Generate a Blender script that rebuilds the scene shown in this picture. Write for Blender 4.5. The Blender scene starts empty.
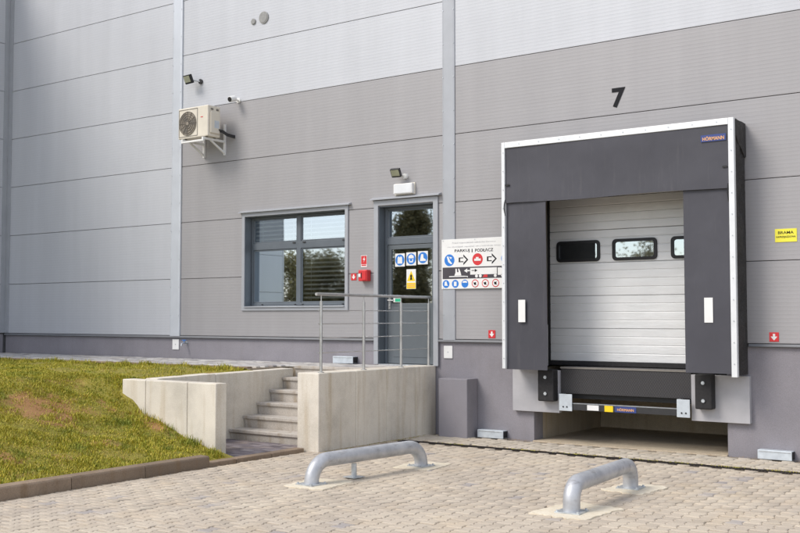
import bpy, bmesh, math, random
import numpy as np
from mathutils import Vector, Matrix
random.seed(7); rng = np.random.default_rng(7)
sc = bpy.context.scene
COL = sc.collection
R = math.radians

# ------------------------------------------------------------------ camera
PSI, TILT, DIST, EYE = 0.61621368, 0.0495307, 14.0807, 1.85
cam = bpy.data.cameras.new('camera'); co = bpy.data.objects.new('camera', cam); COL.objects.link(co)
cam.sensor_width = 36; cam.sensor_fit = 'HORIZONTAL'; cam.lens = 36 * 1040 / 800
cam.clip_start = 0.1; cam.clip_end = 3000
sp, cp, st, ct = math.sin(PSI), math.cos(PSI), math.sin(TILT), math.cos(TILT)
cR = Vector((cp, sp, 0)); cF = Vector((-sp * ct, cp * ct, st)); cU = Vector((sp * st, -cp * st, ct))
cC = Vector((0, -DIST, EYE))
co.matrix_world = Matrix(((cR.x, cU.x, -cF.x, cC.x), (cR.y, cU.y, -cF.y, cC.y), (cR.z, cU.z, -cF.z, cC.z), (0, 0, 0, 1)))
sc.camera = co

# ------------------------------------------------------------------ sky and sun
SUN_DIR = Vector((-0.38, -0.60, 0.70)).normalized()          # from the ground towards the sun
elev = math.asin(SUN_DIR.z); azim = math.atan2(SUN_DIR.x, SUN_DIR.y)
w = bpy.data.worlds.new('World'); sc.world = w; w.use_nodes = True
nt = w.node_tree; nt.nodes.clear()
out = nt.nodes.new('ShaderNodeOutputWorld'); bg = nt.nodes.new('ShaderNodeBackground')
sky = nt.nodes.new('ShaderNodeTexSky'); sky.sky_type = 'NISHITA'; sky.sun_disc = False
sky.sun_elevation = elev; sky.sun_rotation = azim; sky.air_density = 0.9; sky.dust_density = 1.2; sky.ozone_density = 1.0
tc = nt.nodes.new('ShaderNodeTexCoord'); mp = nt.nodes.new('ShaderNodeMapping'); mp.inputs['Scale'].default_value = (1, 1, 2.2)
nz = nt.nodes.new('ShaderNodeTexNoise'); nz.inputs['Scale'].default_value = 2.3; nz.inputs['Detail'].default_value = 7; nz.inputs['Roughness'].default_value = 0.58
rp = nt.nodes.new('ShaderNodeValToRGB'); rp.color_ramp.elements[0].position = 0.36; rp.color_ramp.elements[1].position = 0.66
rp.color_ramp.elements[0].color = (0.12, 0.12, 0.12, 1); rp.color_ramp.elements[1].color = (0.85, 0.85, 0.85, 1)
mx = nt.nodes.new('ShaderNodeMix'); mx.data_type = 'RGBA'; mx.inputs['B'].default_value = (7.5, 7.5, 7.7, 1)
nt.links.new(tc.outputs['Generated'], mp.inputs['Vector']); nt.links.new(mp.outputs[0], nz.inputs['Vector'])
nt.links.new(nz.outputs['Fac'], rp.inputs[0]); nt.links.new(rp.outputs[0], mx.inputs['Factor'])
nt.links.new(sky.outputs[0], mx.inputs['A']); nt.links.new(mx.outputs['Result'], bg.inputs[0])
bg.inputs[1].default_value = 0.13; nt.links.new(bg.outputs[0], out.inputs[0])
sun = bpy.data.lights.new('sun', 'SUN'); sun.energy = 1.5; sun.angle = R(24); sun.color = (1, 0.94, 0.86)
so = bpy.data.objects.new('sun', sun); COL.objects.link(so)
so.rotation_euler = (-SUN_DIR).to_track_quat('-Z', 'Y').to_euler(); so.location = (0, 0, 30)
sc.view_settings.view_transform = 'Standard'; sc.view_settings.look = 'None'
sc.view_settings.exposure = 0.62; sc.view_settings.gamma = 1; sc.view_settings.use_curve_mapping = False
sc.render.engine = 'CYCLES'

# ------------------------------------------------------------------ materials
class NT:
    def __init__(s, name):
        s.m = bpy.data.materials.new(name); s.m.use_nodes = True; s.t = s.m.node_tree
        s.b = s.t.nodes['Principled BSDF']; s.o = s.t.nodes['Material Output']
    def n(s, kind, **kw):
        x = s.t.nodes.new('ShaderNode' + kind)
        for k, v in kw.items():
            if k in x.inputs.keys(): x.inputs[k].default_value = v
            else: setattr(x, k, v)
        return x
    def l(s, a, b): s.t.links.new(a, b)
    def coord(s, kind='Object', scale=(1, 1, 1)):
        t = s.n('TexCoord'); m = s.n('Mapping'); m.inputs['Scale'].default_value = scale
        if kind == 'World':
            g = s.n('NewGeometry'); s.l(g.outputs['Position'], m.inputs['Vector'])
        else: s.l(t.outputs[kind], m.inputs['Vector'])
        return m.outputs[0]
    def noise(s, vec, scale, detail=5, rough=.55):
        x = s.n('TexNoise', Scale=scale, Detail=detail, Roughness=rough); s.l(vec, x.inputs['Vector']); return x.outputs['Fac']
    def ramp(s, fac, stops):
        x = s.n('ValToRGB'); e = x.color_ramp.elements
        while len(e) < len(stops): e.new(.5)
        for i, (p, c) in enumerate(stops):
            e[i].position = p; e[i].color = (c if isinstance(c, tuple) else (c, c, c)) + (1,)
        s.l(fac, x.inputs[0]); return x.outputs[0]
    def mix(s, fac, a, b, blend='MIX'):
        x = s.n('Mix', data_type='RGBA', blend_type=blend)
        for v, k in ((fac, 'Factor'), (a, 'A'), (b, 'B')):
            if isinstance(v, (int, float)): x.inputs[k].default_value = v
            elif isinstance(v, tuple): x.inputs[k].default_value = v + (1,)
            else: s.l(v, x.inputs[k])
        return x.outputs['Result']
    def math(s, op, a, b=0.0):
        x = s.n('Math', operation=op)
        for i, v in enumerate((a, b)):
            if isinstance(v, (int, float)): x.inputs[i].default_value = v
            else: s.l(v, x.inputs[i])
        return x.outputs[0]
    def base(s, c):
        if isinstance(c, tuple): s.b.inputs['Base Color'].default_value = c + (1,)
        else: s.l(c, s.b.inputs['Base Color'])
    def bump(s, h, strength=.2, dist=.01, prev=None):
        x = s.n('Bump', Strength=strength, Distance=dist); s.l(h, x.inputs['Height'])
        if prev is not None: s.l(prev, x.inputs['Normal'])
        s.l(x.outputs[0], s.b.inputs['Normal']); return x.outputs[0]
    def rough(s, r): s.b.inputs['Roughness'].default_value = r
    def metal(s, r): s.b.inputs['Metallic'].default_value = r

def plain(name, c, rough=.5, metal=0, var=.12, scale=6, bump=0):
    k = NT(name); v = k.coord('World'); n = k.noise(v, scale)
    d = tuple(x * (1 - var) for x in c); u = tuple(min(1, x * (1 + var)) for x in c)
    k.base(k.ramp(n, [(.3, d), (.7, u)])); k.rough(rough); k.metal(metal)
    if bump: k.bump(k.noise(v, scale * 12, 4), bump, .004)
    return k.m

def panel_mat(name, c, rough=.42, metal=.25):
    k = NT(name); v = k.coord('World')
    st_ = k.coord('World', (1.2, 1.2, .12)); dirt = k.noise(st_, 2.2, 6)
    obj = k.n('ObjectInfo'); rnd = k.math('MULTIPLY', obj.outputs['Random'], .07)
    col = k.ramp(dirt, [(.25, tuple(x * .93 for x in c)), (.75, tuple(min(1, x * 1.04) for x in c))])
    col = k.mix(rnd, col, tuple(x * .6 for x in c))
    blot = k.noise(k.coord('World', (1, 1, 1)), 14, 4)
    col = k.mix(k.math('MULTIPLY', blot, .10), col, tuple(x * .7 for x in c))
    k.base(col); k.rough(rough); k.metal(metal)
    z = k.n('SeparateXYZ'); g = k.n('NewGeometry'); k.l(g.outputs['Position'], z.inputs[0])
    ph = k.math('MULTIPLY', z.outputs['Z'], 2 * math.pi / .0524)
    rib = k.math('SINE', ph); rib = k.math('MULTIPLY', rib, .5); rib = k.math('ADD', rib, .5); rib = k.math('POWER', rib, 3.0)
    rr = k.mix(k.math('MULTIPLY', rib, .08), col, tuple(x * .55 for x in c)); k.base(rr)
    p = k.bump(rib, .11, .004)
    wav = k.noise(k.coord('World', (.7, .7, 2.6)), 1.6, 3); p = k.bump(wav, .05, .05, p)
    k.bump(k.noise(v, 160, 2), .05, .002, p)
    return k.m

def concrete(name, c, stain=.5, grain=90, lo=.74, bump=.35, stone=.06):
    k = NT(name); v = k.coord('World'); big = k.noise(v, 1.3, 7, .62)
    col = k.ramp(big, [(.25, tuple(x * lo for x in c)), (.5, c), (.75, tuple(min(1, x * 1.13) for x in c))])
    ob = k.n('ObjectInfo'); col = k.mix(k.math('MULTIPLY', ob.outputs['Random'], stone * 2), col, tuple(x * .5 for x in c))
    vs = k.coord('World', (3.2, 3.2, .3)); s2 = k.noise(vs, 2.5, 6)
    col = k.mix(k.math('MULTIPLY', k.ramp(s2, [(.5, 0.), (.78, 1.)]), stain), col, (c[0] * .62, c[1] * .53, c[2] * .40))
    fine = k.noise(v, grain, 4)
    col = k.mix(.28, col, k.ramp(fine, [(.3, .25), (.7, .8)]), 'OVERLAY')
    pit = k.n('TexVoronoi', Scale=22.0); k.l(v, pit.inputs['Vector'])
    pm = k.ramp(pit.outputs['Distance'], [(.05, 1.), (.13, 0.)]); sel = k.ramp(k.noise(v, 6, 2), [(.52, 0.), (.6, 1.)])
    pp = k.math('MULTIPLY', pm, sel); col = k.mix(k.math('MULTIPLY', pp, .5), col, tuple(x * .35 for x in c))
    k.base(col); k.rough(.88)
    p = k.bump(fine, bump, .004); k.bump(k.noise(v, 9, 5), .25, .012, p)
    return k.m

def paver_mat(name, cols, bump=.5):
    k = NT(name); v = k.coord('World'); g = k.n('NewGeometry'); o = k.n('ObjectInfo')
    r = k.math('FRACT', k.math('ADD', g.outputs['Random Per Island'], o.outputs['Random']))
    col = k.ramp(r, cols)
    big = k.noise(v, .75, 6, .6); col = k.mix(.55, col, k.ramp(big, [(.3, (.43, .42, .43)), (.62, (.58, .57, .55))]), 'OVERLAY')
    tyre = k.ramp(k.noise(k.coord('World', (2.6, .25, 1)), 1.6, 6, .65), [(.55, 0.), (.78, 1.)]); col = k.mix(k.math('MULTIPLY', tyre, .30), col, (.24, .20, .17))
    sand = k.ramp(k.noise(v, 2.1, 6), [(.50, 0.), (.72, 1.)]); col = k.mix(k.math('MULTIPLY', sand, .35), col, (.52, .40, .26))
    fine = k.noise(v, 140, 4, .7); col = k.mix(.5, col, k.ramp(fine, [(.3, .28), (.7, .72)]), 'OVERLAY')
    k.base(col); k.rough(.9); k.bump(fine, bump, .004)
    return k.m

M = {}
M['panel_light'] = panel_mat('panel_light', (.545, .56, .59), .5, .12)
M['panel_dark'] = panel_mat('panel_dark', (.365, .356, .362), .5, .12)
M['trim'] = plain('trim', (.385, .40, .425), .45, .2, .06, 3)
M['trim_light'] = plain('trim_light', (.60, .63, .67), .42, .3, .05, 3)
M['frame'] = plain('frame', (.125, .145, .165), .42, .1, .08, 4)
M['leaf'] = plain('leaf', (.115, .132, .145), .45, .1, .06, 4)
M['core'] = plain('core', (.13, .13, .135), .9)
M['inside'] = plain('inside', (.16, .15, .14), .9)
M['white'] = plain('white', (.78, .78, .76), .5, 0, .05, 5)
M['white_alu'] = plain('white_alu', (.74, .76, .77), .38, .15, .06, 4)
M['cream'] = plain('cream', (.70, .65, .55), .5, 0, .07, 5)
M['brown_grey'] = plain('brown_grey', (.19, .175, .155), .6)
M['black'] = plain('black', (.012, .012, .013), .55)
M['dark_plastic'] = plain('dark_plastic', (.03, .03, .032), .45)
M['rubber'] = plain('rubber', (.018, .017, .018), .75, 0, .3, 20, .5)
M['steel'] = plain('steel', (.55, .55, .54), .34, .85, .12, 9)
M['galv'] = plain('galv', (.52, .55, .57), .45, .6, .22, 14)
M['pale_steel'] = plain('pale_steel', (.55, .60, .64), .5, .2, .12, 10)
M['fan_brown'] = plain('fan_brown', (.27, .235, .19), .6)
M['fan_dark'] = plain('fan_dark', (.15, .135, .115), .6)
M['grey_paint'] = plain('grey_paint', (.42, .415, .43), .6, 0, .08, 4, .15)
M['red'] = plain('red', (.62, .03, .035), .4, 0, .06)
M['blue'] = plain('blue', (.02, .19, .62), .4, 0, .04)
M['logo_blue'] = plain('logo_blue', (.035, .06, .22), .4, 0, .04)
M['orange'] = plain('orange', (.80, .42, .16), .4, 0, .04)
M['yellow'] = plain('yellow', (.85, .60, .01), .45, 0, .05)
M['yellow2'] = plain('yellow2', (.85, .78, .06), .45, 0, .05)
M['green'] = plain('green', (.02, .42, .22), .4, 0, .05)
M['ink'] = plain('ink', (.012, .012, .015), .95)
M['grey_ink'] = plain('grey_ink', (.42, .42, .43), .5)
M['dark_band'] = plain('dark_band', (.05, .045, .055), .5)
M['grit'] = plain('grit', (.30, .21, .12), 1, 0, .4, 30)
M['slat'] = plain('slat', (.88, .88, .86), .4, 0, .03)
M['rust'] = plain('rust', (.022, .016, .014), .8, .2, .4, 25)
M['flash'] = plain('flash', (.16, .165, .175), .6, 0, .08, 4)  # flashing grey, darkened so the shadow line along it sits in the colour
M['plinth'] = concrete('plinth', (.25, .237, .258), .12, 150, .86, .6, 0)
M['concrete'] = concrete('concrete', (.70, .645, .55), .62, 90, .72, .35, .05)
M['step'] = concrete('step', (.50, .46, .41), .9, 60, .72, .4, .12)
M['kerb'] = concrete('kerb', (.30, .222, .155), .8, 80, .62, .5, .36)
M['patch'] = concrete('patch', (.70, .625, .49), .4, 50)
M['pit'] = concrete('pit', (.50, .42, .31), .5, 70)
M['paver'] = paver_mat('paver', [(0, (.425, .368, .295)), (.5, (.475, .412, .332)), (.97, (.515, .45, .362)), (.99, (.36, .33, .31))])
M['paver_front'] = paver_mat('paver_front', [(0, (.46, .41, .33)), (1, (.56, .50, .415))])
M['walk'] = paver_mat('walk', [(0, (.20, .19, .20)), (.4, (.42, .41, .40)), (1, (.55, .54, .52))])
M['dark_paver'] = paver_mat('dark_paver', [(0, (.10, .085, .095)), (.6, (.19, .165, .18)), (1, (.30, .27, .27))])
# fabric of the dock shelter
k = NT('curtain'); v = k.coord('World'); big = k.noise(v, 1.1, 5)
cc = k.ramp(big, [(.3, (.044, .044, .055)), (.7, (.062, .062, .076))])
scf = k.ramp(k.noise(k.coord('World', (6, 6, .5)), 2.4, 7, .7), [(.56, 0.), (.80, 1.)]); cc = k.mix(k.math('MULTIPLY', scf, .4), cc, (.12, .115, .115))
k.base(cc); k.rough(.55)
p = k.bump(k.noise(k.coord('World', (1, 1, .5)), 2.2, 3), .35, .05); k.bump(k.noise(v, 220, 2), .12, .002, p); M['curtain'] = k.m
k = NT('side_cover'); v = k.coord('World', (1, 3, 3)); k.base((.030, .028, .027)); k.rough(.6)
k.bump(k.noise(v, 3.5, 5, .65), .8, .06); M['side_cover'] = k.m
# tread plate
k = NT('tread'); ch = k.n('TexChecker', Scale=55.0); k.l(k.coord('World', (1, 1, .7)), ch.inputs['Vector'])
k.base(k.mix(ch.outputs['Fac'], (.040, .038, .040), (.060, .058, .060))); k.rough(.5); k.metal(.3); k.bump(ch.outputs['Fac'], .5, .004); M['tread'] = k.m
# sectional door skin
k = NT('door_skin'); v = k.coord('World'); n = k.noise(v, 1.5, 4)
k.base(k.ramp(n, [(.3, (.66, .67, .67)), (.7, (.76, .765, .76))])); k.rough(.38); k.metal(.1)
p = k.bump(k.noise(k.coord('World', (1, 1, 4)), 2.6, 3), .22, .03); k.bump(k.noise(v, 150, 2), .06, .002, p); M['door_skin'] = k.m
# glass: reflects the yard, lets the blinds show
def glass(name, tint, fac):
    k = NT(name); tr = k.n('BsdfTransparent'); tr.inputs[0].default_value = tint + (1,)
    gl = k.n('BsdfGlossy'); gl.inputs['Roughness'].default_value = 0.02; gl.inputs['Color'].default_value = (.80, .91, 1, 1)
    lw = k.n('LayerWeight', Blend=.35); f = k.math('ADD', k.math('MULTIPLY', lw.outputs['Fresnel'], .5), fac)
    mxs = k.n('MixShader'); k.l(f, mxs.inputs[0]); k.l(tr.outputs[0], mxs.inputs[1]); k.l(gl.outputs[0], mxs.inputs[2])
    bp = k.n('Bump', Strength=.02, Distance=.01); k.l(k.noise(k.coord('World'), 1.4, 2), bp.inputs['Height']); k.l(bp.outputs[0], gl.inputs['Normal'])
    k.l(mxs.outputs[0], k.o.inputs['Surface']); return k.m
M['glass'] = glass('glass', (.86, .89, .87), .50)
M['lamp_glass'] = plain('lamp_glass', (.35, .36, .26), .15)
# soil and grass
k = NT('soil'); v = k.coord('World'); n = k.noise(v, 2.2, 7, .65); f = k.noise(v, 60, 4, .7)
c = k.ramp(n, [(.3, (.24, .115, .045)), (.55, (.38, .20, .08)), (.75, (.33, .21, .07))])
at = k.n('Attribute', attribute_name='worn'); wm = k.math('ADD', at.outputs['Fac'], k.math('MULTIPLY', k.math('SUBTRACT', k.noise(v, 9, 5), .5), .7))
c = k.mix(k.ramp(wm, [(.30, 0.), (.62, 1.)]), k.ramp(n, [(.3, (.22, .20, .03)), (.7, (.34, .27, .055))]), c)
k.base(k.mix(.6, c, k.ramp(f, [(.3, .2), (.7, .8)]), 'OVERLAY')); k.rough(1); k.bump(f, .8, .02); M['soil'] = k.m
k = NT('grass'); g = k.n('NewGeometry'); v = k.coord('World'); n = k.noise(v, .9, 5)
c = k.ramp(g.outputs['Random Per Island'], [(0, (.17, .20, .012)), (.4, (.34, .33, .018)), (.75, (.52, .44, .03)), (1, (.62, .46, .09))])
c = k.mix(k.ramp(n, [(.42, 0.), (.70, .6)]), c, (.42, .36, .04)); c = k.mix(k.ramp(k.noise(v, 3.3, 4), [(.50, 0.), (.68, .75)]), c, (.14, .19, .012)); k.base(c); k.rough(.7)
k.b.inputs['Subsurface Weight'].default_value = 0; M['grass'] = k.m
k = NT('leaves'); g = k.n('NewGeometry'); lc = k.ramp(g.outputs['Random Per Island'], [(0, (.13, .12, .05)), (.6, (.22, .19, .08)), (1, (.32, .26, .12))]); k.base(lc); k.rough(.7)
tl = k.n('BsdfTranslucent'); k.l(lc, tl.inputs[0]); ms = k.n('MixShader'); ms.inputs[0].default_value = .45; k.l(k.b.outputs[0], ms.inputs[1]); k.l(tl.outputs[0], ms.inputs[2]); k.l(ms.outputs[0], k.o.inputs['Surface']); M['leaves'] = k.m
M['bark'] = plain('bark', (.09, .07, .05), .95, 0, .3, 12, .6)
# ground reaching the horizon: sand bed and worn paving far off
k = NT('ground'); v = k.coord('World'); n = k.noise(v, .3, 6)
bk = k.n('TexBrick', Scale=5.0, **{'Mortar Size': .03}); k.l(v, bk.inputs['Vector'])
bk.inputs['Color1'].default_value = (.38, .33, .27, 1); bk.inputs['Color2'].default_value = (.46, .40, .32, 1); bk.inputs['Mortar'].default_value = (.16, .13, .10, 1)
k.base(k.mix(.5, bk.outputs['Color'], k.ramp(n, [(.3, .35), (.7, .65)]), 'OVERLAY')); k.rough(.95); M['ground'] = k.m
M['joint'] = plain('joint', (.25, .205, .15), 1, 0, .4, 30)

# ------------------------------------------------------------------ mesh helpers
ORG = {}
class MB:
    def __init__(s): s.v = []; s.f = []
    def box(s, x0, x1, y0, y1, z0, z1):
        i = len(s.v)
        s.v += [(x0, y0, z0), (x1, y0, z0), (x1, y1, z0), (x0, y1, z0), (x0, y0, z1), (x1, y0, z1), (x1, y1, z1), (x0, y1, z1)]
        s.f += [tuple(i + a for a in q) for q in ((0, 3, 2, 1), (4, 5, 6, 7), (0, 1, 5, 4), (1, 2, 6, 5), (2, 3, 7, 6), (3, 0, 4, 7))]
        return s
    def prism(s, pts, axis, a, b):
        """extrude a 2D outline along an axis ('x': pts=(y,z); 'y': pts=(x,z); 'z': pts=(x,y))"""
        def P(p, t): return {'x': (t, p[0], p[1]), 'y': (p[0], t, p[1]), 'z': (p[0], p[1], t)}[axis]
        i = len(s.v); n = len(pts)
        s.v += [P(p, a) for p in pts] + [P(p, b) for p in pts]
        s.f.append(tuple(range(i, i + n))); s.f.append(tuple(range(i + 2 * n - 1, i + n - 1, -1)))
        for j in range(n): q = (j + 1) % n; s.f.append((i + j, i + n + j, i + n + q, i + q))
        return s
    def sheet(s, pts, y):                                         # flat print: outline (x,z) facing -y
        i = len(s.v); s.v += [(p[0], y, p[1]) for p in pts]; s.f.append(tuple(range(i, i + len(pts)))); return s
    def tube(s, path, rad, n=14, cap=True):
        path = [Vector(p) for p in path]; N = len(path); base = len(s.v)
        rads = rad if isinstance(rad, (list, tuple)) else [rad] * N
        ref = None
        for j, p in enumerate(path):
            t = (path[min(j + 1, N - 1)] - path[max(j - 1, 0)]).normalized()
            if ref is None:
                ref = Vector((0, 0, 1)) if abs(t.z) < .9 else Vector((1, 0, 0))
                a = t.cross(ref).normalized()
            else: a = (a - t * a.dot(t)).normalized()
            b = t.cross(a)
            for q in range(n):
                th = 2 * math.pi * q / n
                s.v.append(tuple(p + (a * math.cos(th) + b * math.sin(th)) * rads[j]))
        for j in range(N - 1):
            for q in range(n):
                r = (q + 1) % n; s.f.append((base + j * n + q, base + j * n + r, base + (j + 1) * n + r, base + (j + 1) * n + q))
        if cap:
            s.f.append(tuple(base + q for q in range(n - 1, -1, -1))); s.f.append(tuple(base + (N - 1) * n + q for q in range(n)))
        return s
    def build(s, name, mat, parent=None, origin=None, bevel=0, seg=2, smooth=False, recalc=True):
        if parent is not None: og = ORG[parent]
        else: og = Vector(origin) if origin is not None else Vector((0, 0, 0))
        me = bpy.data.meshes.new(name)
        me.from_pydata([tuple(Vector(p) - og) for p in s.v], [], s.f)
        if bevel or recalc:
            bm = bmesh.new(); bm.from_mesh(me)
            if recalc: bmesh.ops.recalc_face_normals(bm, faces=bm.faces)
            if bevel:
                ed = [e for e in bm.edges if len(e.link_faces) == 2 and e.calc_face_angle(0) > .5]
                bmesh.ops.bevel(bm, geom=ed, offset=bevel, segments=seg, affect='EDGES', profile=.5, clamp_overlap=True)
            bm.to_mesh(me); bm.free()
        if smooth:
            me.polygons.foreach_set('use_smooth', [True] * len(me.polygons)); me.set_sharp_from_angle(angle=R(38))
        me.materials.append(M[mat] if isinstance(mat, str) else mat)
        o = bpy.data.objects.new(name, me); COL.objects.link(o)
        if parent is not None: o.parent = parent
        else: o.location = og
        ORG[o] = og
        return o
def box(name, mat, parent, x0, x1, y0, y1, z0, z1, bevel=0, **kw):
    return MB().box(x0, x1, y0, y1, z0, z1).build(name, mat, parent, bevel=bevel, **kw)
def empty(name, loc, label, cat, group=None):
    o = bpy.data.objects.new(name, None); COL.objects.link(o); o.location = loc; o.empty_display_size = .2
    ORG[o] = Vector(loc); return tag(o, label, cat, group)
def tag(o, label=None, cat=None, group=None, kind=None):
    if label: o['label'] = label
    if cat: o['category'] = cat
    if group: o['group'] = group
    if kind: o['kind'] = kind
    return o
def cells(x0, x1, z0, z1, holes):
    xs = sorted({x0, x1} | {min(max(h[i], x0), x1) for h in holes for i in (0, 1)})
    zs = sorted({z0, z1} | {min(max(h[i], z0), z1) for h in holes for i in (2, 3)})
    def solid(i, j):
        if not (0 <= i < len(xs) - 1 and 0 <= j < len(zs) - 1): return False
        cx, cz = (xs[i] + xs[i + 1]) / 2, (zs[j] + zs[j + 1]) / 2
        return not any(h[0] < cx < h[1] and h[2] < cz < h[3] for h in holes)
    return xs, zs, solid
def plate(x0, x1, z0, z1, y0, y1, holes=()):
    """upright plate between y0 (front) and y1 with rectangular holes, one closed skin"""
    xs, zs, solid = cells(x0, x1, z0, z1, holes); mb = MB(); idx = {}
    def V(i, j, b):
        if (i, j, b) not in idx: idx[(i, j, b)] = len(mb.v); mb.v.append((xs[i], y1 if b else y0, zs[j]))
        return idx[(i, j, b)]
    for i in range(len(xs) - 1):
        for j in range(len(zs) - 1):
            if not solid(i, j): continue
            mb.f.append((V(i, j, 0), V(i + 1, j, 0), V(i + 1, j + 1, 0), V(i, j + 1, 0)))
            mb.f.append((V(i, j, 1), V(i, j + 1, 1), V(i + 1, j + 1, 1), V(i + 1, j, 1)))
            if not solid(i - 1, j): mb.f.append((V(i, j, 0), V(i, j + 1, 0), V(i, j + 1, 1), V(i, j, 1)))
            if not solid(i + 1, j): mb.f.append((V(i + 1, j, 0), V(i + 1, j, 1), V(i + 1, j + 1, 1), V(i + 1, j + 1, 0)))
            if not solid(i, j - 1): mb.f.append((V(i, j, 0), V(i, j, 1), V(i + 1, j, 1), V(i + 1, j, 0)))
            if not solid(i, j + 1): mb.f.append((V(i, j + 1, 0), V(i + 1, j + 1, 0), V(i + 1, j + 1, 1), V(i, j + 1, 1)))
    return mb
def ring(x0, x1, z0, z1, wl, wr, wb, wt, y0, y1):
    return plate(x0, x1, z0, z1, y0, y1, [(x0 + wl, x1 - wr, z0 + wb, z1 - wt)])
def disc(cx, cz, r, n=24): return [(cx + r * math.cos(2 * math.pi * i / n), cz + r * math.sin(2 * math.pi * i / n)) for i in range(n)]
def rrect(x0, x1, z0, z1, r, n=4):
    o = []
    for cx, cz, a in ((x1 - r, z1 - r, 0), (x0 + r, z1 - r, 90), (x0 + r, z0 + r, 180), (x1 - r, z0 + r, 270)):
        for i in range(n + 1): t = R(a + 90 * i / n); o.append((cx + r * math.cos(t), cz + r * math.sin(t)))
    return o
def text(name, s, mat, parent, cx, y, cz, width, height, bold=.0):
    cu = bpy.data.curves.new(name, 'FONT'); cu.body = s; cu.size = 1; cu.offset = bold; cu.resolution_u = 2
    o = bpy.data.objects.new(name + '_tmp', cu); COL.objects.link(o)
    dg = bpy.context.evaluated_depsgraph_get(); me = bpy.data.meshes.new_from_object(o.evaluated_get(dg))
    bpy.data.objects.remove(o)
    n = len(me.vertices); co_ = np.empty(n * 3); me.vertices.foreach_get('co', co_); co_ = co_.reshape(-1, 3)
    lo, hi = co_[:, :2].min(0), co_[:, :2].max(0); og = ORG[parent]
    res = np.empty((n, 3)); res[:, 0] = (co_[:, 0] - (lo[0] + hi[0]) / 2) * width / (hi[0] - lo[0]) + cx - og.x
    res[:, 2] = (co_[:, 1] - (lo[1] + hi[1]) / 2) * height / (hi[1] - lo[1]) + cz - og.z; res[:, 1] = y - og.y
    me.vertices.foreach_set('co', res.ravel()); me.update(); me.name = name
    me.materials.clear(); me.materials.append(M[mat]); q = bpy.data.objects.new(name, me); COL.objects.link(q); q.parent = parent; ORG[q] = og
    return q

# ------------------------------------------------------------------ ground
WALK_Z = 1.07
g = MB(); S = 900
xs = [-S, -60, -9.6, 6, 60, S]; ys = [-S, -60, -12, .4, 60, S]
PIT = (-7.50, -4.56)
for i in range(5):
    for j in range(5):
        b = len(g.v); g.v += [(xs[i], ys[j], -.03), (xs[i + 1], ys[j], -.03), (xs[i + 1], ys[j + 1], -.03), (xs[i], ys[j + 1], -.03)]; g.f.append((b, b + 1, b + 2, b + 3))
ground = tag(g.build('ground', 'ground'), kind='structure')
yard = tag(MB().box(-9.50, 2.0, -11.2, -.02, -.028, -.012).build('yard', 'joint'), 'sand bedded yard of interlocking pale pavers in front of the dock', kind='structure')

# ------------------------------------------------------------------ warehouse building
B = empty('warehouse', (-9, 0, 0), 'grey metal clad warehouse with ribbed panels, plinth, office window and dock door', 'building')
J0, PH = 2.61, 1.1
WIN = (-13.50, -11.12, 2.05, 3.73); DOOR = (-10.41, -9.30, WALK_Z, 3.73); DOCK = (-7.50, -4.56, .0, 4.15)
HOLES = [WIN, DOOR, DOCK]
bays = [(-20.93, -15.36), (-15.36, -9.0), (-9.0, -2.7), (-2.7, 3.6)]
GAP = .0045
for bi, (a, b) in enumerate(bays):
    for r in range(-1, 7):
        z0, z1 = J0 + PH * r + GAP, J0 + PH * (r + 1) - GAP
        dark = bi > 0 and r < 3
        cuts = [a + .004]
        for h in sorted(HOLES):
            if a < h[0] < b and h[2] <= z0 + .001 and h[3] >= z1 - .001: cuts += [h[0], h[1]]
        cuts.append(b - .004)
        for q in range(0, len(cuts), 2):
            plate(cuts[q], cuts[q + 1], z0, z1, 0, .045, HOLES).build('wall_panel', 'panel_dark' if dark else 'panel_light', B, bevel=.003, seg=1)
plate(-20.93, 3.6, -.5, 10.4, .05, .14, [WIN, DOOR, DOCK]).build('backing_wall', 'core', B)
TOPZ = J0 + PH * 7
box('roof', 'trim', B, -30, 3.7, .16, 24, TOPZ + .05, TOPZ + .35)
box('parapet_cap', 'trim_light', B, -20.9, 3.7, -.06, .15, TOPZ + .02, TOPZ + .10)
box('side_wall', 'panel_dark', B, 3.45, 3.6, .16, 24, -.5, TOPZ)
box('rear_wall', 'panel_dark', B, -30, 3.6, 24.01, 24.2, -.5, TOPZ)
box('inside_floor', 'inside', B, -20.9, 3.4, .16, 24, .9, 1.05)
box('inside_partition', 'inside', B, -20.9, 3.4, 4.2, 4.3, 1.06, TOPZ)
# wing that projects forward beside the lawn (its corner is at the left edge)
box('wing_core', 'core', B, -30, -20.99, -9, 24, -.5, TOPZ)
for r in range(-1, 7):
    z0, z1 = J0 + PH * r + GAP, J0 + PH * (r + 1) - GAP
    for ya, yb in ((-9, -4.5), (-4.49, -.003)):
        MB().box(-20.985, -20.94, ya, yb, z0, z1).build('wall_panel', 'panel_light', B, bevel=.003, seg=1)
box('wing_front', 'panel_light', B, -30, -20.94, -9.06, -9.01, 1.5, TOPZ)
box('wing_plinth', 'plinth', B, -20.98, -20.96, -9, -.03, -.3, 1.49)
box('corner_trim', 'trim', B, -20.935, -20.80, -.022, -.002, 1.52, TOPZ)
box('corner_trim', 'trim', B, -20.938, -20.918, -.13, -.024, 1.52, TOPZ)
# pilaster cover strips
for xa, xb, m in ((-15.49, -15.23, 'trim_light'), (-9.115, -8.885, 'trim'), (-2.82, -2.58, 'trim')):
    mb = MB().prism([(xa, 0), (xa, -.016), (xa + .03, -.022), (xb - .03, -.022), (xb, -.016), (xb, 0)], 'z', 1.50, TOPZ)
    o = mb.build('cover_strip', m, B)
    z = 1.9
    h = MB()
    while z < TOPZ:
        for x in (xa + .015, xb - .015): h.prism(disc(x, z, .008, 6), 'y', -.028, -.015)
        z += .55
    tag(h.build('rivets', 'galv', o), kind='stuff')
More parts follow.
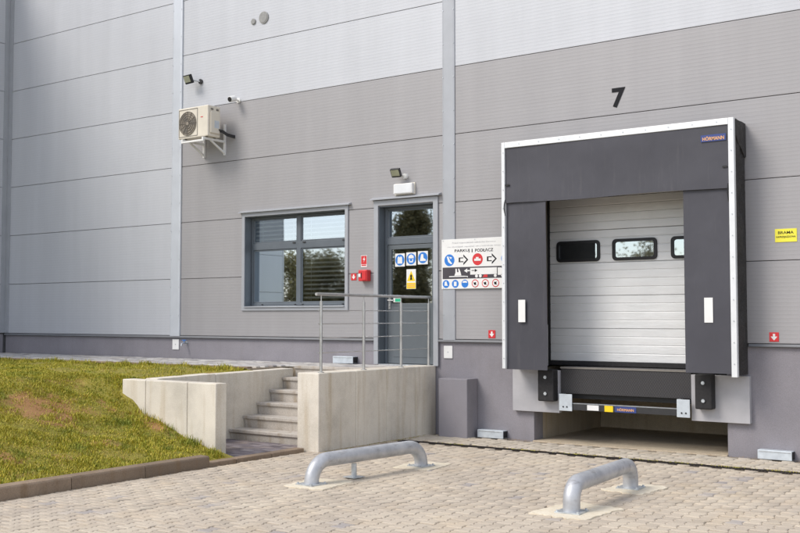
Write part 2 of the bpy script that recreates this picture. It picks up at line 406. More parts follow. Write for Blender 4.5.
# pale edge profile beside the light panels
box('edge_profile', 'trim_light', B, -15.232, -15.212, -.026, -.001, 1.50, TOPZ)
# plinth with the pit opening
plate(-20.93, 3.6, -.4, 1.462, .022, .049, [(PIT[0], PIT[1], -.5, 1.12), DOOR, DOCK]).build('plinth', 'plinth', B)
for a, b in ((-20.93, -10.50), (-9.205, -7.75), (-4.25, 3.6)):
    MB().prism([(.02, 1.465), (-.028, 1.468), (-.030, 1.476), (-.012, 1.505), (.02, 1.507)], 'x', a, b).build('base_flashing', 'flash', B)
box('pier', 'plinth', B, -9.02, -8.49, -.30, .018, -.03, .905, bevel=.012)

# ---- office window
wnd = ring(-13.565, -11.055, 1.985, 3.80, .07, .07, .065, .075, -.026, -.002).build('window', 'trim', B, bevel=.004, seg=1)
x0, x1, z0, z1 = WIN
MB().prism([(.0, 3.84), (-.075, 3.815), (-.075, 3.797), (-.0, 3.803)], 'x', -13.62, -11.0).build('drip_cap', 'trim', wnd)
FY = .155
for q in ((x0, x0 + .012, .0, FY, z0, z1), (x1 - .012, x1, .0, FY, z0, z1), (x0 + .012, x1 - .012, .0, FY, z1 - .012, z1), (x0 + .012, x1 - .012, .0, FY, z0, z0 + .012)):
    box('reveal', 'frame', wnd, *q)
MB().prism([(.15, 2.075), (-.05, 2.062), (-.05, 2.045), (.15, 2.058)], 'x', -13.49, -11.13).build('sill', 'trim', wnd)
LITES = ((-13.445, -12.37), (-12.275, -11.175)); ROWS = ((2.125, 3.11), (3.235, 3.685))
plate(x0 + .012, x1 - .012, z0 + .03, z1 - .012, FY + .001, FY + .07, [(a, b, c, d) for a, b in LITES for c, d in ROWS]).build('frame', 'frame', wnd, bevel=.006)
for a, b in LITES:
    for c, d in ROWS:
        ring(a + .001, b - .001, c + .001, d - .001, .024, .024, .024, .024, FY + .015, FY + .06).build('sash', 'frame', wnd, bevel=.004, seg=1)
        MB().sheet([(a + .02, c + .02), (b - .02, c + .02), (b - .02, d - .02), (a + .02, d - .02)], FY + .030).build('pane', 'glass', wnd)
    bl = MB(); z = 2.20
    while z < 3.70:
        bl.prism([(FY + .064, z), (FY + .095, z + .034), (FY + .097, z + .0335), (FY + .066, z - .0005)], 'x', a + .0, b - .0); z += .078
    for t in (.15, .85): bl.box(a + (b - a) * t, a + (b - a) * t + .006, FY + .0965, FY + .0985, 2.16, 3.72)
    bl.build('venetian_blind', 'slat', wnd)
for x in (-12.43, -12.19, -11.28): box('hinge', 'dark_plastic', wnd, x - .03, x + .03, FY - .014, FY + .002, 3.205, 3.225)
for x in (-13.2, -12.40, -12.22, -11.3): box('drain_cover', 'dark_plastic', wnd, x - .02, x + .02, FY - .010, FY + .0, 2.09, 2.105)

# ---- personnel door
dr = plate(-10.50, -9.205, WALK_Z + .005, 3.83, -.026, -.002, [(-10.41, -9.30, 0, 3.74)]).build('door', 'trim', B, bevel=.004, seg=1)
MB().prism([(.0, 3.885), (-.085, 3.855), (-.085, 3.835), (-.0, 3.842)], 'x', -10.54, -9.15).build('drip_cap', 'trim', dr)
DY = .15
for q in ((-10.41, -10.398, .0, DY, WALK_Z, 3.73), (-9.312, -9.30, .0, DY, WALK_Z, 3.73), (-10.398, -9.312, .0, DY, 3.718, 3.73)): box('reveal', 'frame', dr, *q)
plate(-10.398, -9.312, WALK_Z + .012, 3.718, DY + .001, DY + .065, [(-10.335, -9.375, 3.20, 3.675), (-10.345, -9.365, 0, 3.085)]).build('frame', 'frame', dr, bevel=.006)
lf = plate(-10.338, -9.372, WALK_Z + .022, 3.078, DY + .008, DY + .060, [(-10.262, -9.44, 2.095, 3.005)]).build('leaf', 'leaf', dr, bevel=.005)
ring(-10.334, -9.376, 3.201, 3.674, .022, .022, .022, .022, DY + .012, DY + .06).build('sash', 'frame', dr, bevel=.004, seg=1)
MB().sheet([(-10.315, 3.22), (-9.395, 3.22), (-9.395, 3.655), (-10.315, 3.655)], DY + .03).build('pane', 'glass', dr)
MB().sheet([(-10.260, 2.097), (-9.442, 2.097), (-9.442, 3.003), (-10.260, 3.003)], DY + .03).build('pane', 'glass', dr)
box('kick_panel', 'leaf', dr, -10.22, -9.48, DY + .001, DY + .010, 1.20, 2.03, bevel=.004)
box('threshold', 'galv', dr, -10.40, -9.31, -.02, DY + .05, WALK_Z - .01, WALK_Z + .014)
hd = MB().box(-10.315, -10.275, DY - .004, DY + .006, 2.00, 2.22); hd.tube([(-10.295, DY - .002, 2.15), (-10.295, DY - .06, 2.15), (-10.28, DY - .065, 2.15), (-10.17, DY - .065, 2.145)], .011, 8)
hd.prism(disc(-10.295, 2.06, .014, 10), 'y', DY - .016, DY - .002); hd.build('handle', 'steel', dr)
for z in (1.35, 2.1, 2.85): MB().tube([(-9.345, DY - .012, z - .06), (-9.345, DY - .012, z + .06)], .014, 8).build('hinge', 'dark_plastic', dr)

# ---- sectional dock door
dd = plate(DOCK[0], DOCK[1], 1.13, 4.15, .34, .385, [(-7.435, -4.66, 0, 4.05)]).build('dock_door', 'brown_grey', B, bevel=.004, seg=1)
LY = .40; DX0, DX1 = -7.405, -4.69
for q in ((DOCK[0] - .03, DOCK[0] + .003, .1405, .339, 1.127, 4.16), (DOCK[1] - .003, DOCK[1] + .03, .1405, .339, 1.127, 4.16)): box('jamb', 'brown_grey', dd, *q)
box('lintel', 'brown_grey', dd, DOCK[0], DOCK[1], .1405, .339, 4.151, 4.19)
box('side_seal', 'black', dd, DX0 - .04, DX0, LY - .03, LY + .02, 1.13, 4.1); box('side_seal', 'black', dd, DX1, DX1 + .04, LY - .03, LY + .02, 1.13, 4.1)
z = 1.20; first = True
while z < 4.05:
    zt = min(z + .495, 4.09); prof = [(LY + .04, z), (LY + .006, z), (LY, z + .006)]
    nr = 4; hh = (zt - z) / nr
    for q in range(1, nr):
        zz = z + q * hh; prof += [(LY, zz - .011), (LY + .007, zz - .002), (LY + .007, zz + .002), (LY, zz + .009)]
    prof += [(LY, zt - .012), (LY + .012, zt - .004), (LY + .04, zt - .003)]
    MB().prism(prof, 'x', DX0 + .002, DX1 - .002).build('door_section', 'door_skin', dd); z += .495
box('bottom_seal', 'rubber', dd, DX0 + .002, DX1 - .002, LY - .008, LY + .04, 1.135, 1.198)
for a, b in ((-7.285, -6.565), (-6.365, -5.67), (-5.46, -4.80)):
    zc0, zc1 = 2.705, 3.025
    o1 = rrect(a, b, zc0, zc1, .06); i1 = rrect(a + .045, b - .045, zc0 + .045, zc1 - .045, .035); mb = MB(); n = len(o1)
    mb.v = [(p[0], LY - .022, p[1]) for p in o1] + [(p[0], LY - .026, p[1]) for p in i1] + [(p[0], LY + .002, p[1]) for p in o1] + [(p[0], LY - .004, p[1]) for p in i1]
    for q in range(n):
        t = (q + 1) % n; mb.f += [(q, t, n + t, n + q), (2 * n + q, 2 * n + t, t, q), (n + q, n + t, 3 * n + t, 3 * n + q)]
    fr = mb.build('vision_frame', 'black', dd)
    mb = MB(); mb.sheet(rrect(a + .04, b - .04, zc0 + .04, zc1 - .04, .035), LY - .003); mb.build('vision_backing', 'inside', dd)
    mb = MB(); mb.sheet(rrect(a + .042, b - .042, zc0 + .042, zc1 - .042, .035), LY - .009); mb.build('pane', 'glass', dd)

# ------------------------------------------------------------------ dock pit and leveller
pit = empty('dock_pit', (-6, .4, 0), 'low concrete recess under the dock leveller, shaded inside', 'dock pit')
box('pit_floor', 'pit', pit, PIT[0], PIT[1], -.02, 2.4, -.02, .008)
box('pit_side', 'pit', pit, PIT[0] - .1, PIT[0] - .001, .05, 2.4, -.02, 1.10)
box('pit_side', 'pit', pit, PIT[1] + .001, PIT[1] + .1, .05, 2.4, -.02, 1.10)
box('pit_back', 'pit', pit, PIT[0], PIT[1], 2.41, 2.5, -.02, 1.10)
box('jamb', 'plinth', pit, PIT[0] - .02, PIT[0] + .004, .0495, .30, .0, 1.09)
lv = empty('dock_leveller', (-6.03, 0, .4), 'dark tread plate dock leveller below the sectional door with a crossbar', 'dock leveller')
box('platform', 'tread', lv, -7.03, -5.03, .02, 2.3, 1.075, 1.125)
box('lip', 'tread', lv, -7.02, -5.045, -.02, .012, .735, 1.10, bevel=.006)
box('lip_edge', 'brown_grey', lv, -7.03, -5.03, -.03, .016, 1.102, 1.128)
box('underframe', 'black', lv, -7.0, -5.06, .08, 2.2, .66, 1.0)
cb = box('crossbar', 'dark_plastic', lv, -6.80, -5.19, -.13, -.04, .505, .60, bevel=.005)
box('crossbar_top', 'galv', lv, -6.80, -5.19, -.128, -.042, .6005, .606)
for a, b in ((-6.995, -6.785), (-5.205, -5.02)):
    br = box('bracket', 'pale_steel', lv, a, b, -.15, -.135, .49, .735, bevel=.004)
    box('bracket_return', 'pale_steel', lv, a, a + .015, -.134, .06, .49, .735)
    for dx in (.07, .13): MB().prism(disc(a + dx, .55, .012, 8), 'y', -.157, -.149).build('bolt', 'black', br)
box('reflector', 'white', cb, -6.55, -6.37, -.137, -.129, .515, .59)
box('warning_sticker', 'yellow', cb, -6.28, -6.15, -.135, -.129, .508, .594)
box('maker_plate', 'logo_blue', cb, -6.12, -5.80, -.135, -.129, .51, .592)
text('maker_name', 'HÖRMANN', 'orange', cb, -5.96, -.1375, .551, .25, .045, .02)

# bumper mounting plates and rubber bumpers
bump_labels = ['black rubber dock bumper with two bolts, below the left side curtain', 'black rubber dock bumper with two bolts, below the right side curtain']
plate_labels = ['square grey steel mounting plate behind the left dock bumper', 'square grey steel mounting plate behind the right dock bumper']
for i, (a, b, c, d) in enumerate(((-7.82, -7.035, -7.31, -7.05), (-5.03, -4.235, -4.925, -4.69))):
    pl = MB().box(a, b, -.06, .020, .445, 1.075).build('bumper_plate', 'grey_paint', origin=((a + b) / 2, 0, .445), bevel=.004); tag(pl, plate_labels[i], 'steel plate', 'bumper mounting plates')
    bp = empty('dock_bumper', ((c + d) / 2, -.06, .62), bump_labels[i], 'dock bumper', 'dock bumpers')
    box('pad', 'rubber', bp, c, d, -.22, -.062, .62, 1.09, bevel=.018)
    for z in (.735, .975):
        MB().prism(disc((c + d) / 2, z, .036, 14), 'y', -.224, -.217).build('bolt_recess', 'black', bp)
        MB().prism(disc((c + d) / 2, z, .026, 6), 'y', -.236, -.222).build('bolt', 'galv', bp)

# ------------------------------------------------------------------ dock shelter
SH = empty('dock_shelter', (-6, -.25, 1.1), 'dark grey fabric dock shelter with white aluminium frame around the sectional door', 'dock shelter')
sx0, sx1, sz0, sz1, sy = -7.75, -4.255, 1.10, 4.485, -.5
box('frame_post', 'white_alu', SH, sx0, sx0 + .055, sy, sy + .07, sz0, sz1, bevel=.004)
box('frame_post', 'white_alu', SH, sx1 - .075, sx1, sy, sy + .07, sz0 - .02, sz1, bevel=.004)
box('frame_header', 'white_alu', SH, sx0 + .056, sx1 - .076, sy, sy + .07, sz1 - .085, sz1, bevel=.004)
for x in (sx0 + .03, sx1 - .035):
    for i in range(12): MB().prism(disc(x, 1.25 + .28 * i, .009, 6), 'y', sy - .005, sy + .002).build('rivet', 'galv', SH)
for i in range(10): MB().prism(disc(sx0 + .3 + .33 * i, sz1 - .04, .009, 6), 'y', sy - .005, sy + .002).build('rivet', 'galv', SH)
def wavy(x0, x1, z0, z1, y, amp, nx=14, nz=22, seed=0, thick=.006, edge=0):
    r = random.Random(seed); ph = [r.uniform(0, 6.28) for _ in range(8)]; mb = MB()
    def off(u, v): return amp * (math.sin(3.1 * u + ph[0] + 1.7 * v) * .5 + math.sin(5.3 * v + ph[1]) * .35 + math.sin(7.7 * u - 4.1 * v + ph[2]) * .25)
    for s in (0, 1):
        for j in range(nz + 1):
            for i in range(nx + 1):
                u, v = i / nx, j / nz; mb.v.append((x0 + (x1 - x0) * u, y + off(u, v) + s * thick, z0 + (z1 - z0) * v + edge * math.sin(9 * u + ph[3]) * (1 - v)))
    N = (nx + 1) * (nz + 1)
    for j in range(nz):
        for i in range(nx):
            a = j * (nx + 1) + i; mb.f += [(a, a + 1, a + nx + 2, a + nx + 1), (N + a, N + a + nx + 1, N + a + nx + 2, N + a + 1)]
    per = [i for i in range(nx)] + [j * (nx + 1) + nx for j in range(nz)] + [nz * (nx + 1) + i for i in range(nx, 0, -1)] + [j * (nx + 1) for j in range(nz, 0, -1)]
    for q in range(len(per)): a, b = per[q], per[(q + 1) % len(per)]; mb.f.append((a, N + a, N + b, b))
    return mb
wavy(sx0 + .06, sx1 - .08, 3.565, 4.395, sy + .020, .011, 26, 10, 1, edge=.008).build('head_curtain', 'curtain', SH, smooth=True)
wavy(sx0 + .05, -7.03, 1.09, 3.60, sy + .052, .016, 8, 26, 2).build('side_curtain', 'curtain', SH, smooth=True)
wavy(-4.965, sx1 - .07, 1.12, 3.60, sy + .052, .016, 8, 26, 3).build('side_curtain', 'curtain', SH, smooth=True)
for x in (sx0 + .06, sx1 - .16):
    MB().prism(rrect(x, x + .07, 3.83, 3.855, .012, 3), 'y', sy + .003, sy + .016).build('curtain_slot', 'black', SH)
for x in (sx0 + .052, sx1 - .085): MB().tube([(x, sy + .01, 3.62), (x - .006, sy - .004, 3.5), (x + .004, sy + .01, 3.38)], .008, 6).build('tie_strap', 'black', SH)
for x in (-7.49, -4.69): box('marker_strip', 'white', SH, x, x + .115, sy + .030, sy + .036, 1.79, 2.12)
box('maker_plate', 'logo_blue', SH, -4.695, -4.36, sy + .004, sy + .009, 4.195, 4.285)
text('maker_name', 'HÖRMANN', 'orange', SH, -4.527, sy + .002, 4.238, .29, .058, .02)
# side and roof covers closing the gap to the wall
def cover(xa, xb, seed):
    r = random.Random(seed); mb = MB(); ny, nzz = 7, 60
    ph = [r.uniform(0, 6.3) for _ in range(6)]
    for s in (0, 1):
        for j in range(nzz + 1):
            for i in range(ny + 1):
                u, v = i / ny, j / nzz; bul = math.sin(u * math.pi)
                off = bul * (.022 * math.sin(16 * v + ph[0] + 4 * u) + .016 * math.sin(33 * v + ph[1] - 6 * u) + .010 * math.sin(57 * v + 9 * u))
                mb.v.append(((xa if s == 0 else xb) + off, sy + .072 + u * (-.006 - sy - .072), sz0 + .0 + (sz1 - sz0) * v))
    N = (ny + 1) * (nzz + 1)
    for j in range(nzz):
        for i in range(ny):
            a = j * (ny + 1) + i; mb.f += [(a, a + 1, a + ny + 2, a + ny + 1), (N + a, N + a + ny + 1, N + a + ny + 2, N + a + 1)]
    per = [i for i in range(ny)] + [j * (ny + 1) + ny for j in range(nzz)] + [nzz * (ny + 1) + i for i in range(ny, 0, -1)] + [j * (ny + 1) for j in range(nzz, 0, -1)]
    for q in range(len(per)): a, b = per[q], per[(q + 1) % len(per)]; mb.f.append((a, N + a, N + b, b))
    return mb
cover(sx1 - .03, sx1 - .012, 5).build('side_cover', 'side_cover', SH, smooth=True)
cover(sx0 + .03, sx0 + .012, 6).build('side_cover', 'side_cover', SH, smooth=True)
box('roof_cover', 'side_cover', SH, sx0 + .01, sx1 - .01, sy + .072, -.004, sz1 - .04, sz1 - .01)
MB().prism([(sy + .075, 4.47), (-.02, 4.47), (-.012, 4.02), (-.06, 4.0), (-.2, 4.10), (-.34, 4.16), (-.42, 4.25)], 'x', sx1 - .008, sx1 + .012).build('roof_flap', 'side_cover', SH, bevel=.004)
for x in (sx0 + .08, -4.38): box('guide_bracket', 'galv', SH, x, x + .05, sy + .12, -.01, 4.30, 4.34)
box('jamb_guard', 'grey_paint', SH, -7.34, -7.29, -.02, .095, 1.13, 1.75, bevel=.004)

# ------------------------------------------------------------------ stairs, landing, retaining walls
walk = MB().prism([(-20.9, -1.95), (-11.505, -1.95), (-11.505, -1.018), (-9.67, -1.018), (-9.67, .018), (-20.9, .018)], 'z', .55, WALK_Z - .022).build('walkway', 'joint'); tag(walk, 'raised paved walkway along the building wall', kind='structure')
def brick_field(x0, x1, y0, y1, z, L, W, along='x', gap=.004, jitter=.0015, keep=None):
    out_ = []
    row = 0; y = y0
    while y < y1 - .01:
        x = x0 - (L / 2 if row % 2 else 0)
        while x < x1 - .01:
            a, b = max(x, x0), min(x + L, x1)
            if b - a > .03 and (keep is None or keep((a + b) / 2, y + W / 2)): out_.append((a + gap / 2, b - gap / 2, y + gap / 2, min(y + W, y1) - gap / 2))
            x += L
        y += W; row += 1
    return out_
def slab(mb, a, b, c, d, z0, z1, ch=.004):
    i = len(mb.v)
    mb.v += [(a, c, z0), (b, c, z0), (b, d, z0), (a, d, z0), (a, c, z1 - ch), (b, c, z1 - ch), (b, d, z1 - ch), (a, d, z1 - ch), (a + ch, c + ch, z1), (b - ch, c + ch, z1), (b - ch, d - ch, z1), (a + ch, d - ch, z1)]
    for q in range(4): t = (q + 1) % 4; mb.f += [(i + q, i + t, i + 4 + t, i + 4 + q), (i + 4 + q, i + 4 + t, i + 8 + t, i + 8 + q)]
    mb.f.append((i + 8, i + 9, i + 10, i + 11))
mb = MB()
for a, b, c, d in brick_field(-20.88, -9.68, -1.83, .0, 0, .2, .1, keep=lambda x, y: x < -11.62 or y > -1.0): slab(mb, a, b, c, d, WALK_Z - .021, WALK_Z + random.uniform(-.002, .002))
tag(mb.build('paving', 'walk', walk, recalc=False), kind='stuff')
x = -20.88
while x < -11.6:
    MB().box(x, min(x + .995, -11.56), -1.95, -1.84, .75, WALK_Z + .005).build('edging_stone', 'kerb', walk, bevel=.008); x += 1.0
# right wall of the stair
rw = empty('concrete_wall', (-9.46, -1.5, 0), 'pale concrete wall carrying the steel railing, beside the dock', 'concrete wall', 'concrete walls')
ycuts = [-2.94, -2.09, -1.33, -.56, .016]
for a, b in zip(ycuts[:-1], ycuts[1:]):
    MB().box(-9.66, -9.27, a + .004, b - .004, -.05, 1.085).build('wall_element', 'concrete', rw, bevel=.012)
fw = empty('concrete_wall', (-10.8, -4.2, 0), 'pale concrete wall end-on to the yard with grass sloping against its front', 'concrete wall', 'concrete walls')
xc = [-11.74, -11.25, -10.42, -9.88]
for a, b in zip(xc[:-1], xc[1:]): MB().box(a + .004, b - .004, -4.30, -4.10, -.05, .99).build('wall_element', 'concrete', fw, bevel=.012)
cw = empty('concrete_wall', (-11.4, -2.6, 0), 'pale concrete cheek wall rising beside the left ends of the steps', 'concrete wall', 'concrete walls')
yc = [-4.09, -2.95, -1.20]
for q, (a, b) in enumerate(zip(yc[:-1], yc[1:])):
    za, zb = .992 + .035 * q, .992 + .035 * (q + 1)
    mb = MB().prism([(a + .004, -.05), (b - .004, -.05), (b - .004, 1.01 + .012 * (q + 1)), (a + .004, 1.0 + .012 * q)], 'x', -11.50, -11.25); mb.build('wall_element', 'concrete', cw, bevel=.012)
stair = empty('stairs', (-10.45, -1.9, 0), 'six concrete block steps between the two concrete walls', 'stairs')
sy_ = [-2.68, -2.38, -2.08, -1.785, -1.49, -1.20]
for i, y in enumerate(sy_):
    zt = .18 * (i + 1) if i < 5 else WALK_Z + .006
    back = sy_[i + 1] + .04 if i < 5 else -1.02
    zb_ = -.05 if i == 0 else zt - .21
    mb = MB().prism([(y, zt), (back, zt), (back, zb_), (y + .045, zb_), (y + .030, zt - .06), (y + .002, zt - .045)], 'x', -11.245 + random.uniform(0, .012), -9.668); mb.build('step', 'step', stair, bevel=.008)
box('stair_core', 'joint', stair, -11.24, -9.67, -1.25, -1.05, -.05, .84)
# foot of the stair
foot = MB().box(-11.25, -9.66, -4.10, -2.69, -.026, .012).build('stair_foot', 'joint'); tag(foot, 'dark paved patch at the foot of the steps', kind='structure')
pm = {}
for a, b, c, d in brick_field(-11.24, -9.68, -4.09, -2.69, 0, .2, .1):
    mb = MB(); slab(mb, a, b, c, d, .013, .034 + random.uniform(-.002, .002)); mb.build('paver', 'dark_paver', foot, recalc=False)
# kerbs
kb = empty('kerb', (-9.55, -7, 0), 'low grey concrete kerb stones along the edge of the grass', 'kerb')
yk = [-4.80, -5.83, -6.86, -7.87, -8.88, -9.89, -10.9]
for a, b in zip(yk[1:], yk[:-1]):
    j = random.uniform(-.006, .006)
    MB().prism([(-9.63, -.05), (-9.47 + j, -.05), (-9.475 + j, .115), (-9.49 + j, .135), (-9.63, .14)], 'y', a + .004, b - .004).build('kerb_stone', 'kerb', kb, bevel=.006)
kf = empty('flush_kerb', (-9.55, -3.5, 0), 'flush edging stones between the stair foot and the yard paving', 'kerb')
yk = [-2.96, -3.62, -4.29, -4.79]
for a, b in zip(yk[1:], yk[:-1]):
    MB().box(-9.655, -9.505, a + .004, b - .004, -.05, .046).build('kerb_stone', 'kerb', kf, bevel=.012)

# ------------------------------------------------------------------ railing
rl = empty('railing', (-9.46, -1.4, 1.085), 'stainless steel railing on the concrete wall in front of the door', 'railing')
RX = -9.37; py = [-2.77, -1.78, -.82, -.05]
for y in py:
    pst = MB().tube([(RX, y, 1.085), (RX, y, 2.09)], .021, 14).build('post', 'steel', rl, smooth=True)
    MB().tube([(RX, y, 2.088), (RX, y, 2.17)], .008, 8).build('pin', 'steel', pst)
    MB().tube([(RX, y, 1.0855), (RX, y, 1.097)], .045, 16).build('base_plate', 'steel', pst)
MB().tube([(RX, -2.88, 2.185), (RX, -.004, 2.185)], .022, 14).build('handrail', 'steel', rl, smooth=True)
for z in (1.36, 1.57, 1.77, 1.96): MB().tube([(RX - .03, -2.80, z), (RX - .03, -.03, z)], .0065, 8).build('rod', 'steel', rl)

# ------------------------------------------------------------------ steel guide tubes for trucks
def guard(name, a, b, label, mid=None, zc=.25, rb=.24, r=.082):
    a, b = Vector(a), Vector(b); d = (b - a).normalized(); path = [a]
    path.append(a + Vector((0, 0, max(.004, zc - rb))))
    for i in range(1, 9): t = i / 8 * math.pi / 2; path.append(a + d * rb * (1 - math.cos(t)) + Vector((0, 0, zc - rb + rb * math.sin(t))))
    L = (b - a).length
    for i in range(1, 5): path.append(a + d * (rb + (L - 2 * rb) * i / 5) + Vector((0, 0, zc)))
    for i in range(0, 9): t = i / 8 * math.pi / 2; path.append(b - d * rb * (1 - math.sin(t)) + Vector((0, 0, zc - rb + rb * math.cos(t))))
    path.append(b)
    e = empty(name, tuple((a + b) / 2), label, 'guide rail', 'truck guide rails')
    path = [p + Vector((0, 0, .012)) for p in path]
    MB().tube(path, r, 24).build('tube', 'galv_tube', e, smooth=True)
    n = Vector((-d.y, d.x, 0))
    for p in (a, b):
        q = [p + d * sx * .125 + n * sy2 * .125 for sx, sy2 in ((-1, -1), (1, -1), (1, 1), (-1, 1))]
        bpz = MB().prism([(v_.x, v_.y) for v_ in q], 'z', .011, .023).build('base_plate', 'galv', e)
        for sx, sy2 in ((-1, -1), (1, -1), (1, 1), (-1, 1)):
            c_ = p + d * sx * .105 + n * sy2 * .105; MB().prism([(c_.x + .013 * math.cos(R(60 * i)), c_.y + .013 * math.sin(R(60 * i))) for i in range(6)], 'z', .0225, .038).build('bolt', 'galv', bpz)
    if mid:
        m = a + (b - a) * mid
        MB().tube([m + Vector((0, 0, .02)), m + Vector((0, 0, zc - .08))], .032, 12).build('prop', 'galv', e)
        q = [m + d * sx * .09 + n * sy2 * .09 for sx, sy2 in ((-1, -1), (1, -1), (1, 1), (-1, 1))]
        MB().prism([(v_.x, v_.y) for v_ in q], 'z', .011, .020).build('base_plate', 'galv', e)
k = NT('galv_tube'); v = k.coord('World'); n = k.noise(v, 4.5, 6, .62)
gc = k.ramp(n, [(.28, (.36, .37, .39)), (.55, (.52, .53, .55)), (.75, (.62, .62, .62))])
rub = k.ramp(k.noise(k.coord('World', (1, 1, 2.5)), 5.5, 8, .75), [(.56, 0.), (.70, 1.)]); gc = k.mix(k.math('MULTIPLY', rub, .45), gc, (.16, .13, .11))
k.base(gc); k.metal(.5); k.rough(.5)
k.bump(k.noise(v, 40, 4), .10, .006); M['galv_tube'] = k.m
guard('guide_rail', (-7.52, -5.16, 0), (-7.34, -3.26, 0), 'long bent galvanised tube rail with a middle prop, nearest the stairs', .36, .25, .235)
guard('guide_rail', (-4.44, -4.99, 0), (-4.54, -3.34, 0), 'bent galvanised tube rail without a prop, below the right bumper', None, .255, .16)
# poured concrete around their feet
def patch(cx, cy, rx, ry, rot, label, seed):
    r = random.Random(seed); pts = []
    for i in range(44):
        t = 2 * math.pi * i / 44; c_, s_ = math.cos(t), math.sin(t); kx = max(abs(c_), abs(s_)) ** 1.0
        x, y = c_ / kx * rx * r.uniform(.91, 1.06), s_ / kx * ry * r.uniform(.91, 1.06)
        pts.append((cx + x * math.cos(rot) - y * math.sin(rot), cy + x * math.sin(rot) + y * math.cos(rot)))
    o = MB().prism(pts, 'z', -.01, .0105).build('concrete_patch', 'patch', origin=(cx, cy, 0), bevel=.003, seg=1)
    tag(o, label, 'concrete patch', 'concrete patches')
patch(-7.50, -5.06, .27, .34, .1, 'pale poured concrete round the near foot of the stairs-side tube rail', 1)
patch(-7.36, -3.20, .26, .34, .1, 'pale poured concrete round the far foot of the stairs-side tube rail', 2)
patch(-4.44, -4.88, .30, .40, -.1, 'pale poured concrete round the near foot of the rail below the right bumper', 3)
patch(-4.50, -3.32, .25, .33, -.1, 'pale poured concrete round the far foot of the rail below the right bumper', 4)

# ------------------------------------------------------------------ yard pavers
HALF = [(-.10, .0825), (-.065, .0825), (-.035, .0585), (.035, .0585), (.065, .0825), (.10, .0825)]
outl = [(w_, l_) for l_, w_ in HALF] + [(-w_, l_) for l_, w_ in HALF[::-1]]
gsh = .003
def inset(pts, d):
    cx = 0; o = []
    for (x, y) in pts: o.append((x - math.copysign(d, x), y - math.copysign(d * 1.9, y) * (1 if abs(y) > .09 else 0)))
    return o
o0 = inset(outl, gsh); o1 = inset(outl, gsh + .007)
PV = [(x, y, -.028) for x, y in o0] + [(x, y, -.006) for x, y in o0] + [(x, y, 0) for x, y in o1]
PF = []
for lv_ in (0, 1):
    for q in range(12): t = (q + 1) % 12; PF.append((lv_ * 12 + t, lv_ * 12 + q, lv_ * 12 + 12 + q, lv_ * 12 + 12 + t))
PF.append(tuple(range(35, 23, -1)))
pm = bpy.data.meshes.new('paver'); pm.from_pydata(PV, [], PF)
bm = bmesh.new(); bm.from_mesh(pm); bmesh.ops.recalc_face_normals(bm, faces=bm.faces); bm.to_mesh(pm); bm.free(); pm.materials.append(M['paver'])
Fn = [tuple(p.vertices) for p in pm.polygons]
spots = []; front = []
ix = 0; x = -9.46 + .0825
while x < 1.9:
    y = -11.0 + (.1 if ix % 2 else 0)
    while y < -.12:
        if y < -1.28: spots.append((x, y))
        elif y > -.93: front.append((x, y))
        y += .2
    x += .141; ix += 1
def inframe(x, y):
    d = Vector((x, y, 0)) - cC; dz = d.dot(cF)
    if dz < 1: return None
    u, v = 400 + 1040 * d.dot(cR) / dz, 266.5 - 1040 * d.dot(cU) / dz
    return dz if -4 < u < 804 and v < 536 else None
vis = sorted(((inframe(*s), s) for s in spots if inframe(*s)), key=lambda t: t[0])
near = {s for _, s in vis[:295]}
PV_np = np.array(PV)
def tilt_z(n): return rng.normal(0, .0022, n)
def scatter(name, pts, mat, parent):
    P = np.array(pts); n = len(P); V = np.repeat(PV_np[None], n, 0).copy()
    V[:, :, 0] += P[:, None, 0]; V[:, :, 1] += P[:, None, 1]
    top = V[:, 12:, 2]; top += tilt_z(n)[:, None] + PV_np[None, 12:, 0] * rng.normal(0, .018, n)[:, None] + PV_np[None, 12:, 1] * rng.normal(0, .018, n)[:, None]
    lens = [len(f) for f in Fn]; flat = np.concatenate([np.array(f) for f in Fn])
    loops = (flat[None] + (np.arange(n) * 36)[:, None]).ravel()
    me = bpy.data.meshes.new(name); me.vertices.add(n * 36); me.vertices.foreach_set('co', V.ravel())
    me.loops.add(len(loops)); me.loops.foreach_set('vertex_index', loops)
    starts = np.concatenate([[0], np.cumsum(lens)[:-1]]); L = sum(lens)
    me.polygons.add(n * len(lens)); me.polygons.foreach_set('loop_start', (starts[None] + (np.arange(n) * L)[:, None]).ravel()); 
    me.update(calc_edges=True); me.validate(); me.materials.append(M[mat])
    o = bpy.data.objects.new(name, me); COL.objects.link(o); o.parent = parent; return tag(o, kind='stuff')
scatter('pavers', [s for s in spots if s not in near], 'paver', yard)
scatter('front_pavers', front, 'paver_front', yard)
for s in near:
    o = bpy.data.objects.new('paver', pm); COL.objects.link(o); o.parent = yard
    o.location = (s[0], s[1], random.gauss(0, .0018)); o.rotation_euler = (random.gauss(0, .012), random.gauss(0, .012), 0)
# grated drain
dn = empty('drain_channel', (-5, -1.10, 0), 'narrow dark grated drain crossing the yard paving in front of the dock', 'drain')
box('channel', 'black', dn, -9.2, 2.0, -1.185, -1.025, -.027, -.020)
a = -9.2
while a < 1.9:
    for y in (-1.188, -1.034): box('edge_rail', 'rust', dn, a + .003, a + .997, y, y + .012, -.026, -.001)
    mb = MB()
    for i in range(25): mb.box(a + .02 + .04 * i, a + .036 + .04 * i, -1.175, -1.035, -.018, -.006)
    for y in (-1.14, -1.075): mb.box(a + .004, a + .996, y, y + .008, -.0195, -.008)
    mb.build('grate', 'rust', dn, recalc=False); a += 1.0

